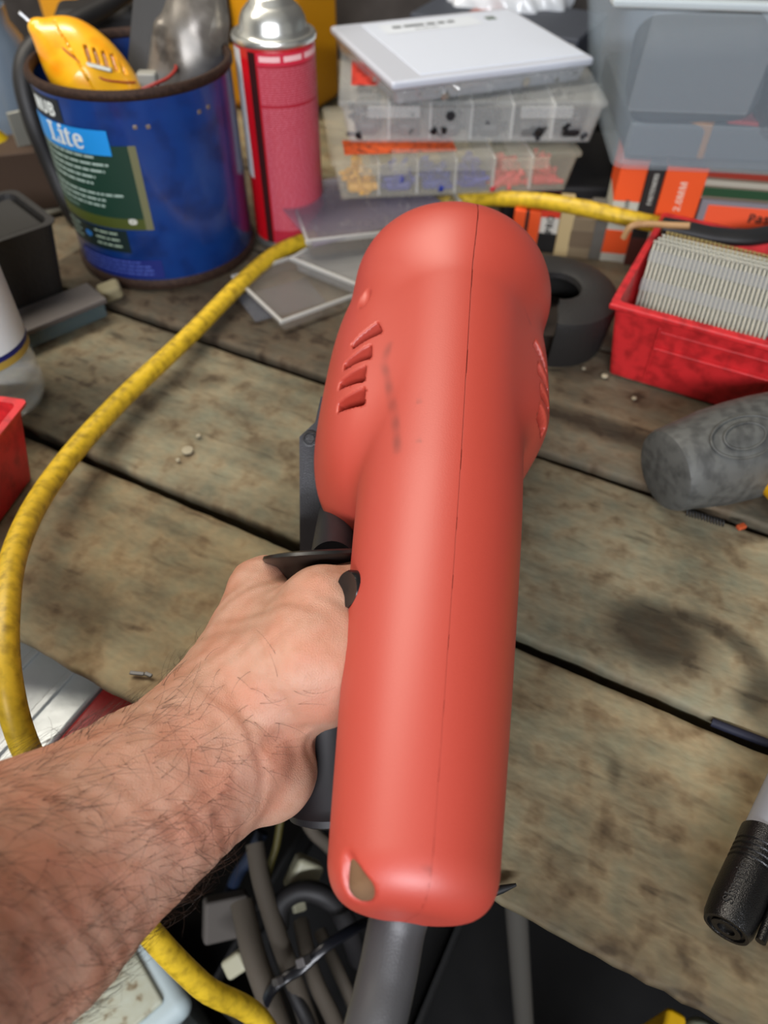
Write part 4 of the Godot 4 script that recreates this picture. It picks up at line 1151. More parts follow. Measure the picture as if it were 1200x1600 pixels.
func build_cartons() -> void:
	black_case()
	var orange := Color(0.90, 0.32, 0.09)
	var white := Color(0.72, 0.72, 0.66)
	var black := Color(0.05, 0.05, 0.05)
	var yw := deg_to_rad(-9.0)
	carton("upright white carton with an orange top and orange lower label, left end under the tub", Vector3(0.1989, 0.9000, -0.6517), 0.0235, 0.05, 0.0945, yw, white, [[0.62, 1.0, orange], [0.10, 0.34, orange]], "8 mm", 0.55, Color(0.2, 0.2, 0.2), true, 0.0065)
	carton("narrow black and brown carton between the two upright orange and white ones", Vector3(0.2202, 0.9000, -0.6441), 0.0150, 0.05, 0.0945, yw, Color(0.10, 0.08, 0.07), [[0.0, 0.30, Color(0.30, 0.12, 0.08)]], "FASTENERS", 0.77, Color(0.72, 0.72, 0.68), true, 0.0052)
	carton("upright carton with large orange upper part and white foot, right of the black one", Vector3(0.2339, 0.9000, -0.6387), 0.0330, 0.05, 0.0945, yw, white, [[0.42, 1.0, orange]], "2.0MM", 0.74, Color(0.88, 0.74, 0.66), true, 0.0080)
	carton("plain grey carton at the bottom of the flat ones behind the nails", Vector3(0.2769, 0.9042, -0.6289), 0.125, 0.055, 0.037, yw, Color(0.40, 0.38, 0.37), [])
	carton("flat grey and white carton with an orange label, above the nail strips", Vector3(0.2693, 0.9415, -0.6350), 0.125, 0.055, 0.0265, yw, Color(0.50, 0.48, 0.50), [[0.16, 0.86, Color(0.92, 0.34, 0.18), -0.10, 0.70]], "Paslode", 0.52, Color(0.12, 0.10, 0.10), false, 0.011)
	carton("flat carton with green and red print, on the carton with the orange label", Vector3(0.2631, 0.9682, -0.6368), 0.125, 0.055, 0.0265, yw, Color(0.45, 0.40, 0.34), [[0.10, 0.40, Color(0.10, 0.26, 0.14)], [0.70, 0.90, Color(0.55, 0.16, 0.08)], [0.44, 0.62, Color(0.66, 0.64, 0.58)]])
	carton("low orange and black striped carton, leftmost behind the red tool head", Vector3(0.1167, 0.9000, -0.6700), 0.0300, 0.04, 0.040, yw, orange, [[0.0, 1.0, Color(0.12, 0.07, 0.05), -0.1, 0.12], [0.0, 1.0, Color(0.75, 0.4, 0.3), 0.36, 0.16]])
	carton("low black and white carton right of the striped orange one", Vector3(0.1406, 0.9000, -0.6658), 0.0180, 0.04, 0.042, yw, Color(0.80, 0.79, 0.75), [[0.0, 0.5, black], [0.85, 1.0, Color(0.8, 0.2, 0.08)]], "PRO", 0.7, Color(0.1, 0.1, 0.1), true, 0.009)
	carton("low cream carton standing between the black and white one and the beige one", Vector3(0.1567, 0.9000, -0.6590), 0.0130, 0.04, 0.044, yw, Color(0.74, 0.66, 0.48), [])
	carton("low beige carton with grubby print behind the black dust cup", Vector3(0.1685, 0.9000, -0.6569), 0.0200, 0.04, 0.040, yw, Color(0.50, 0.44, 0.34), [[0.3, 0.7, Color(0.42, 0.36, 0.28)]])
	carton("low grey carton touching the tall orange and white carton", Vector3(0.1857, 0.9000, -0.6549), 0.0145, 0.04, 0.042, yw, Color(0.38, 0.37, 0.34), [])

# ---------------------------------------------------------------- red bins and the strips of nails
func red_bin(label: String, c: Vector3, yaw: float, w: float, d: float, h: float) -> Node3D:
	var t := thing("storage_bin", label, "storage bin", c, yaw, "red plastic bins")
	var m := mat("bin_red", Color(0.77, 0.15, 0.165), 0.42, 0.0, {"mottle": [9.0, 0.03, [[0.0, Color(0.72, 0.66, 0.66)], [0.6, Color(1, 1, 1)], [1.0, Color(1, 1, 1)]]]})
	obj("shell", open_box(Geo.new(), xf(), Vector2(w * 0.90, d * 0.86), Vector2(w, d), h, 0.0022, 0.0028), m, t)
	var tilt := atan2(d * 0.07, h)
	for q in [[0.0, 0.80, 0.94, 0.005], [0.0, 0.52, 0.80, 0.003]]:
		obj("label_rib", rbox(Geo.new(), Transform3D(Basis.from_euler(Vector3(tilt, 0, 0)), Vector3(q[0], h * 0.68 - (0.008 if q[3] < 0.004 else -0.006), d * 0.43 + d * 0.07 * 0.68 + 0.0004)), Vector3(w * 0.54, 0.0016, 0.0032), 0.0007), m, t)
	for s in [-0.27, 0.27]:
		obj("corner_rib", rbox(Geo.new(), Transform3D(Basis.from_euler(Vector3(tilt, 0, 0)), Vector3(w * s, h * 0.45, d * 0.43 + d * 0.07 * 0.45 + 0.0003)), Vector3(0.0022, h * 0.78, 0.003), 0.0007), m, t)
	obj("front_lip", rbox(Geo.new(), xf(Vector3(0, h - 0.002, d / 2 + 0.003)), Vector3(w + 0.006, 0.0045, 0.003), 0.0014), m, t)
	return t

func build_red_bins() -> void:
	var ux := Vector3(cos(BENCH_YAW), 0, -sin(BENCH_YAW))
	var uz := Vector3(sin(BENCH_YAW), 0, cos(BENCH_YAW))
	var c: Vector3 = Vector3(0.1736, 0.9042, -0.4758) + ux * 0.067 - uz * 0.064
	red_bin("red plastic bin full of grey nail strips, at the right behind the rubber mallet", c, BENCH_YAW, 0.150, 0.150, 0.066)
	var wire := mat("zinc_wire", Color(0.66, 0.66, 0.62), 0.45, 0.6)
	var tape := mat("clear_tape", Color(0.62, 0.63, 0.64), 0.3, 0.0, {"alpha": 0.28})
	var bl: Vector3 = Vector3(0.1883, 0.9480, -0.5036)
	var tl: Vector3 = Vector3(0.2017, 0.9810, -0.5374)
	var up := (tl - bl).normalized()
	var nrm := ux.cross(up).normalized()
	if nrm.dot(cam_dir(0, 0, -1)) < 0.0: nrm = -nrm
	var high := (tl - bl).length()
	var names := ["grey nail strip at the front of the red bin, its taped face showing", "grey nail strip second from the front of the red bin", "grey nail strip third from the front of the red bin", "yellowish nail strip at the back of the red bin"]
	for k in 4:
		var t := thing("nail_strip", names[k], "nail strip", bl - uz * 0.0075 * k + Vector3(0, 0.0035 * k, 0), 0.0, "nail strips")
		t.transform = Transform3D(Basis(ux, up, ux.cross(up)), bl - nrm * 0.0040 * k + up * (0.0045 * k - 0.002) + ux * 0.002 * k)
		var g := Geo.new()
		for i in 30:
			var x := 0.0015 + i * 0.0032
			tube(g, [Vector3(x, 0, 0), Vector3(x, high, 0)], 0.00140, 6)
			rbox(g, xf(Vector3(x, high + 0.0008, 0)), Vector3(0.0026, 0.0016, 0.0050), 0.0003)
		obj("wires", g, wire if k < 3 else mat("brassy_wire", Color(0.58, 0.52, 0.34), 0.45, 0.75), t)
		for h in ([0.35, 0.80] if k == 0 else [0.78]):
			obj("tape", rbox(Geo.new(), xf(Vector3(0.048, high * h, 0.0012)), Vector3(0.0965, 0.009, 0.0006), 0.0002), tape, t)
	one("nail_strip", "nail strip with a bright blue edge at the right of the red bin", "nail strip", rbox(Geo.new(), Transform3D(Basis(ux, up, ux.cross(up)), bl + ux * 0.1015 + up * 0.018), Vector3(0.0045, 0.060, 0.006), 0.0008), mat("blue_edge", Color(0.22, 0.48, 0.82), 0.4), "nail strips")
	var g2 := Geo.new()
	for i in 14: tube(g2, [Vector3(0, 0.0012 + i * 0.0017, 0), Vector3(0, 0.0012 + i * 0.0017, 0.05)], 0.0008, 6)
	var o := one("nail_strip", "loose grey nail strip lying on edge at the right end of the red bin", "nail strip", g2, wire, "nail strips")
	o.transform = Transform3D(Basis(ux, Vector3.UP, uz), bl + ux * 0.113 + Vector3(0, -0.018, 0) - uz * 0.028)
	# the second bin, cut by the left of the picture
	var cn: Vector3 = Vector3(-0.2388, 0.9002, -0.3549)
	var vv := (Vector3(-0.2454, 0.9002, -0.3190) - cn).normalized()
	var yaw2 := atan2(-vv.x, -vv.z) + PI
	red_bin("red plastic bin at the left edge of the bench beside the water bottle", cn + vv * 0.060 + Vector3(vv.z, 0, -vv.x) * -0.060, yaw2, 0.135, 0.150, 0.056)

# ---------------------------------------------------------------- yellow hose
func build_hose() -> void:
	var yel := mat("hose_yellow", Color(0.84, 0.70, 0.16), 0.45, 0.0, {"mottle": [14.0, 0.03, [[0.0, Color(0.62, 0.60, 0.56)], [0.35, Color(0.86, 0.86, 0.84)], [0.6, Color(1, 1, 1)], [1.0, Color(1, 1, 1)]]]})
	var pts := [Vector3(0.3555, 0.9300, -0.6136), Vector3(0.2911, 0.9400, -0.6156), Vector3(0.2512, 0.9480, -0.6206), Vector3(0.2186, 0.9520, -0.6280), Vector3(0.1673, 0.9520, -0.6530), Vector3(0.1257, 0.9460, -0.6784), Vector3(0.0702, 0.9300, -0.7100), Vector3(-0.0096, 0.9160, -0.6987), Vector3(-0.0803, 0.9140, -0.6559), Vector3(-0.1135, 0.9140, -0.6113), Vector3(-0.1563, 0.9160, -0.4979), Vector3(-0.1888, 0.9200, -0.4109), Vector3(-0.2067, 0.9260, -0.3325), Vector3(-0.2021, 0.9400, -0.2659), Vector3(-0.1907, 0.9430, -0.2171), Vector3(-0.1808, 0.9320, -0.1818), Vector3(-0.1733, 0.9019, -0.1599), Vector3(-0.1559, 0.8494, -0.1366), Vector3(-0.1270, 0.8034, -0.1086), Vector3(-0.1022, 0.7533, -0.0910), Vector3(-0.0659, 0.6886, -0.0721), Vector3(-0.052, 0.66, 0.03), Vector3(-0.04, 0.42, 0.09), Vector3(-0.02, 0.10, 0.16), Vector3(0.08, 0.012, 0.28), Vector3(0.4, 0.012, 0.4)]
	var g := Geo.new()
	tube(g, crv(pts, 8), 0.0069, 18)
	one("air_hose", "long grubby yellow air hose curving over the bench and down past the arm", "hose", g, yel)
	g = Geo.new()
	tube(g, crv([Vector3(0.2147, 0.9800, -0.5639), Vector3(0.2315, 0.9790, -0.5601), Vector3(0.2555, 0.9770, -0.5544), Vector3(0.2848, 0.9770, -0.5531), Vector3(0.3318, 0.9770, -0.5729)], 6), 0.0092, 14, 0.6)
	one("cable", "black rubber cable lying over the hose above the red bin of nails", "cable", g, mat("black_rubber", Color(0.07, 0.07, 0.075), 0.55))
	g = Geo.new()
	tube(g, crv([Vector3(0.1876, 0.9680, -0.5660), Vector3(0.1910, 0.9780, -0.5652), Vector3(0.2026, 0.9800, -0.5657), Vector3(0.2166, 0.9840, -0.5560), Vector3(0.2302, 0.9870, -0.5494)], 6), 0.0026, 8)
	one("tan_lead", "short tan wire end lying along the black cable over the hose", "wire", g, mat("tan_wire", Color(0.62, 0.48, 0.32), 0.6))

# ---------------------------------------------------------------- mallet, dust cup, marker
func build_mallet() -> void:
	var a: Vector3 = Vector3(0.1746, 0.9270, -0.3393) + Vector3(0, 0.0035, 0)
	var b: Vector3 = a + Vector3(0.943, 0.03, -0.332).normalized() * 0.125
	var t := thing("rubber_mallet", "grey rubber mallet with yellow handle lying in front of the red bin", "mallet")
	var tr := aim(a, b, Vector3.UP)
	var rub := mat("grey_rubber", Color(0.33, 0.335, 0.325), 0.6, 0.0, {"mottle": [16.0, 0.02, [[0.0, Color(0.6, 0.6, 0.6)], [0.5, Color(0.9, 0.9, 0.9)], [1.0, Color(1.25, 1.25, 1.2)]]]})
	obj("head", lathe(Geo.new(), tr, [Vector2(0, 0), Vector2(0.022, 0), Vector2(0.0255, 0.0015), Vector2(0.0270, 0.005), Vector2(0.0280, 0.014), Vector2(0.0315, 0.036), Vector2(0.0325, 0.055), Vector2(0.0325, 0.070), Vector2(0.0315, 0.089), Vector2(0.0280, 0.111), Vector2(0.0270, 0.120), Vector2(0.0255, 0.1235), Vector2(0.022, 0.125), Vector2(0, 0.125)], 48), rub, t)
	var inv := tr.affine_inverse()
	var dir := (inv.basis * Vector3(-0.12, 0.95, 0.50)).normalized()
	var phi := atan2(dir.x, dir.z)
	for s in [1.0, 0.62]:
		var ring := []
		for k in 33:
			var th := TAU * k / 32
			var y: float = 0.040 + 0.022 * s * cos(th)
			var ph: float = phi + 0.42 * s * sin(th)
			var r: float = 0.0326 - 0.0006 * pow((y - 0.0625) / 0.025, 2.0) * 1.4
			ring.append(tr * Vector3(sin(ph) * r, y, cos(ph) * r))
		var g := Geo.new()
		tube(g, ring, 0.0009, 6)
		obj("moulded_ring", g, rub, t)
	var m := a.lerp(b, 0.52)
	var hd := Vector3(0.36, -0.06, 0.92).normalized()
	var g2 := Geo.new()
	tube(g2, crv([m + hd * 0.018, m + hd * 0.06, m + hd * 0.12, m + hd * 0.26], 4), 0.0135, 20)
	obj("handle", g2, mat("handle_yellow", Color(0.88, 0.66, 0.04), 0.45), t)
	# black dust cup
	var c: Vector3 = Vector3(0.1312, 0.9490, -0.5261)
	t = thing("dust_cup", "black rubber dust cup with a round hole, between the red tool and red bin", "dust cup", Vector3(c.x, 0.9042, c.z), 0.0)
	obj("cup", lathe(Geo.new(), Transform3D(Basis.from_euler(Vector3(0.06, 0, -0.05)), Vector3.ZERO), [Vector2(0.042, 0.003), Vector2(0.0450, 0.003), Vector2(0.0475, 0.038), Vector2(0.0460, 0.044), Vector2(0.0400, 0.047), Vector2(0.022, 0.048), Vector2(0.0175, 0.0465), Vector2(0.0168, 0.042), Vector2(0.0185, 0.041), Vector2(0.040, 0.041), Vector2(0.0435, 0.036), Vector2(0.042, 0.003)], 48, -0.15, 5.35), mat("cup_rubber", Color(0.13, 0.125, 0.12), 0.55, 0.0, {"bump": [30.0, 0.03, 0.05]}), t)
	obj("inner_core", lathe(Geo.new(), xf(), [Vector2(0, 0), Vector2(0.030, 0), Vector2(0.029, 0.018), Vector2(0.022, 0.022), Vector2(0, 0.022)], 32), mat("core_brown", Color(0.16, 0.12, 0.09), 0.8), t)

func build_marker() -> void:
	var a: Vector3 = Vector3(0.1446, 0.9125, -0.0848)
	var b: Vector3 = Vector3(0.1847, 0.9125, -0.1359)
	var t := thing("marker_pen", "thick black capped marker pen with grey barrel at the lower right", "marker")
	var tr := aim(a, b, Vector3.UP)
	var blk := mat("cap_black", Color(0.022, 0.022, 0.024), 0.33, 0.0, {"bump": [70.0, 0.02, 0.08]})
	var r := 0.0108
	var prof := [Vector2(0, 0.0012), Vector2(0.0035, 0.0012), Vector2(0.0036, 0.0), Vector2(0.0060, 0.0), Vector2(0.0062, 0.0012), Vector2(0.0075, 0.0012), Vector2(0.0078, 0.0), Vector2(0.0092, 0.0), Vector2(r - 0.0006, 0.003), Vector2(r, 0.012), Vector2(r, 0.026)]
	for k in 4: prof += [Vector2(r, 0.0285 + k * 0.003), Vector2(r - 0.0006, 0.029 + k * 0.003), Vector2(r - 0.0006, 0.030 + k * 0.003), Vector2(r, 0.0305 + k * 0.003)]
	prof += [Vector2(r + 0.0002, 0.045), Vector2(r + 0.0002, 0.0475), Vector2(r - 0.0008, 0.0478)]
	obj("cap", lathe(Geo.new(), tr, prof, 40), blk, t)
	obj("barrel", lathe(Geo.new(), tr, [Vector2(r - 0.0008, 0.047), Vector2(r - 0.0007, 0.12), Vector2(0.008, 0.128), Vector2(0, 0.129)], 40), mat("barrel_grey", Color(0.52, 0.53, 0.56), 0.35), t)
	var inv := tr.basis.inverse()
	var d := (inv * cam_dir(0.95, 0.1, -0.45)).normalized()
	var ph := atan2(d.x, d.z)
	var g := Geo.new()
	tube(g, [tr * (Vector3(sin(ph), 0, cos(ph)) * (r + 0.0022) + Vector3(0, 0.002, 0)), tr * (Vector3(sin(ph), 0, cos(ph)) * (r + 0.0024) + Vector3(0, 0.024, 0)), tr * (Vector3(sin(ph), 0, cos(ph)) * (r + 0.0006) + Vector3(0, 0.040, 0))], [0.0022, 0.0026, 0.0016], 10)
	obj("clip", g, blk, t)
	# raised word on the cap
	d = (inv * cam_dir(-0.75, 0.2, -0.75)).normalized()
	ph = atan2(d.x, d.z)
	var holder := Node3D.new()
	holder.name = "embossing"
	t.add_child(holder)
	holder.transform = tr * Transform3D(Basis(Vector3.UP, ph), Vector3(0, 0.016, 0))
	var f := SystemFont.new()
	f.font_names = PackedStringArray(["Droid Serif"])
	f.font_italic = true
	var tm := TextMesh.new()
	tm.text = "Sharpie"; tm.font = f; tm.font_size = 32; tm.pixel_size = 0.0055 / 32.0; tm.depth = 0.0004
	var tx := MeshInstance3D.new()
	tx.name = "lettering"
	tx.mesh = tm
	tx.material_override = mat("emboss", Color(0.11, 0.11, 0.115), 0.4)
	holder.add_child(tx)
	tx.transform = Transform3D(Basis(Vector3(0, 0, 1), PI / 2), Vector3(0, 0, r + 0.0001))
	var o := lettering_bar(tr, ph, r)
	obj("printed_mark", o, mat("print_black", Color(0.05, 0.05, 0.05), 0.5), t)

func lettering_bar(tr: Transform3D, ph: float, r: float) -> Geo:
	return rbox(Geo.new(), tr * Transform3D(Basis(Vector3.UP, ph), Vector3(0, 0.058, 0)) * xf(Vector3(0.002, 0, r - 0.0006)), Vector3(0.0016, 0.009, 0.0006), 0.0002)

# ---------------------------------------------------------------- things at the left edge
func build_left_side() -> void:
	var b: Vector3 = Vector3(-0.2809, 0.9042, -0.4313)
	var t := thing("water_bottle", "clear plastic water bottle with white label, standing at the left edge", "bottle", b)
	var pet := mat("clear_pet", Color(0.85, 0.90, 0.92), 0.08, 0.0, {"alpha": 0.14})
	obj("bottle", lathe(Geo.new(), xf(), [Vector2(0, 0.006), Vector2(0.018, 0.003), Vector2(0.024, 0.0), Vector2(0.030, 0.004), Vector2(0.0325, 0.012), Vector2(0.0325, 0.022), Vector2(0.0312, 0.025), Vector2(0.0325, 0.028), Vector2(0.0325, 0.038), Vector2(0.0315, 0.041), Vector2(0.0325, 0.046), Vector2(0.0325, 0.130), Vector2(0.028, 0.150), Vector2(0.016, 0.175), Vector2(0.0125, 0.180), Vector2(0.0125, 0.20)], 48), pet, t)
	obj("label", lathe(Geo.new(), xf(), [Vector2(0.0328, 0.052), Vector2(0.0328, 0.125)], 48), mat("label_white", Color(0.80, 0.82, 0.82), 0.5), t)
	obj("label_stripe", lathe(Geo.new(), xf(), [Vector2(0.0330, 0.0515), Vector2(0.0330, 0.0555)], 48), mat("label_blue", Color(0.05, 0.09, 0.35), 0.5), t)
	obj("label_stripe", lathe(Geo.new(), xf(), [Vector2(0.0329, 0.046), Vector2(0.0329, 0.0515)], 48), mat("label_gold", Color(0.62, 0.52, 0.22), 0.5), t)
	obj("cap", lathe(Geo.new(), xf(), [Vector2(0.0145, 0.186), Vector2(0.0145, 0.2), Vector2(0.013, 0.202), Vector2(0, 0.202)], 24), mat("label_white", Color(0.80, 0.82, 0.82), 0.5), t)
	obj("water", lathe(Geo.new(), xf(), [Vector2(0, 0.007), Vector2(0.0295, 0.006), Vector2(0.0318, 0.013), Vector2(0.0318, 0.060), Vector2(0, 0.060)], 40), mat("water_clear", Color(0.86, 0.9, 0.9), 0.05, 0.0, {"alpha": 0.12}), t)
	# black box and the flat grey case in front of it
	var fr: Vector3 = Vector3(-0.2475, 0.9042, -0.5601)
	var fl: Vector3 = Vector3(-0.3237, 0.9042, -0.4873)
	var ux := (fr - fl).normalized()
	var yaw := atan2(-ux.z, ux.x)
	var uz := Vector3(-ux.z, 0, ux.x)
	t = thing("black_bin", "dark plastic bin left of the blue paint can", "bin", fr - ux * 0.098 - uz * 0.045, yaw)
	obj("shell", open_box(Geo.new(), xf(), Vector2(0.165, 0.055), Vector2(0.180, 0.075), 0.075, 0.003, 0.002, 0.010), mat("bin_black", Color(0.13, 0.125, 0.12), 0.6, 0.0, {"bump": [20.0, 0.04, 0.04]}), t)
	obj("filling", rbox(Geo.new(), xf(Vector3(0, 0.060, 0)), Vector3(0.168, 0.026, 0.062), 0.004), mat("oily_rag", Color(0.15, 0.145, 0.135), 0.9), t)
	t = thing("flat_box", "grubby grey flat case lying in front of the dark bin", "case", fr - ux * 0.055 + uz * 0.006 + Vector3(0, 0.0, 0), yaw)
	obj("lid", rbox(Geo.new(), xf(Vector3(0, 0.0145, 0)), Vector3(0.115, 0.005, 0.034), 0.0015), mat("case_grey", Color(0.33, 0.31, 0.30), 0.6), t)
	obj("tray", rbox(Geo.new(), xf(Vector3(0, 0.006, 0)), Vector3(0.110, 0.012, 0.031), 0.0015), mat("case_clear", Color(0.30, 0.38, 0.40), 0.25, 0.0, {"alpha": 0.6}), t)
	one("pebble_block", "small pale stone block wedged under the paint can's left side", "block", rbox(Geo.new(), xf(Vector3(-0.2369, 0.9110, -0.5724), 0.4, 0.1, 0.2), Vector3(0.020, 0.013, 0.016), 0.004, 2), mat("pale_stone", Color(0.52, 0.49, 0.38), 0.85))
	# far left, behind
	var j: Vector3 = Vector3(-0.4141, 0.9796, -0.8781)
	one("glass_jar", "cloudy grey glass jar at the upper left edge", "jar", lathe(Geo.new(), xf(Vector3(j.x, 0.9042, j.z)), [Vector2(0, 0), Vector2(0.030, 0), Vector2(0.034, 0.004), Vector2(0.034, 0.11), Vector2(0.026, 0.125), Vector2(0.026, 0.14), Vector2(0.024, 0.14)], 32), mat("grey_glass", Color(0.40, 0.45, 0.50), 0.2, 0.0, {"coat": 0.6}))
	var k: Vector3 = Vector3(-0.3450, 0.9644, -0.7431)
	one("steel_bracket", "worn grey steel bracket standing between the jar and the black hose loop", "bracket", rbox(rbox(Geo.new(), xf(Vector3(k.x, 0.9042 + 0.045, k.z), 0.6), Vector3(0.020, 0.09, 0.004), 0.001), xf(Vector3(k.x, 0.9042 + 0.003, k.z), 0.6) * xf(Vector3(0, 0, 0.012)), Vector3(0.020, 0.004, 0.028), 0.001), mat("worn_silver", Color(0.62, 0.62, 0.58), 0.45, 0.7))
	var w: Vector3 = Vector3(-0.3467, 0.9153, -0.7488)
	one("wood_block", "dark brown wooden block behind the dark bin", "wood block", rbox(Geo.new(), xf(Vector3(w.x, 0.9042 + 0.03, w.z), 0.3), Vector3(0.09, 0.06, 0.05), 0.002), mat("brown_wood", Color(0.23, 0.16, 0.10), 0.8))
	var yl: Vector3 = Vector3(-0.3821, 0.9537, -0.7537)
	one("yellow_bottle", "small yellow bottle at the left edge in front of the glass jar", "bottle", lathe(Geo.new(), xf(Vector3(yl.x, 0.9042, yl.z)), [Vector2(0, 0), Vector2(0.012, 0), Vector2(0.0135, 0.003), Vector2(0.0135, 0.06), Vector2(0.006, 0.07), Vector2(0.006, 0.08), Vector2(0, 0.08)], 24), mat("yellow_soft", Color(0.80, 0.68, 0.08), 0.5))
	var g := Geo.new()
	tube(g, crv([Vector3(-0.2471, 1.0647, -0.8748), Vector3(-0.2706, 1.0554, -0.8351), Vector3(-0.2961, 1.0496, -0.7917), Vector3(-0.3199, 1.0415, -0.7607), Vector3(-0.3287, 1.0236, -0.7411), Vector3(-0.3262, 0.9906, -0.7273), Vector3(-0.3192, 0.9514, -0.7216), Vector3(-0.3088, 0.9142, -0.7106), Vector3(-0.2986, 0.9035, -0.7034)], 8), 0.0088, 14)
	one("hose_loop", "black rubber hose looped up behind the left side of the paint can", "hose", g, mat("black_rubber", Color(0.07, 0.07, 0.075), 0.55))

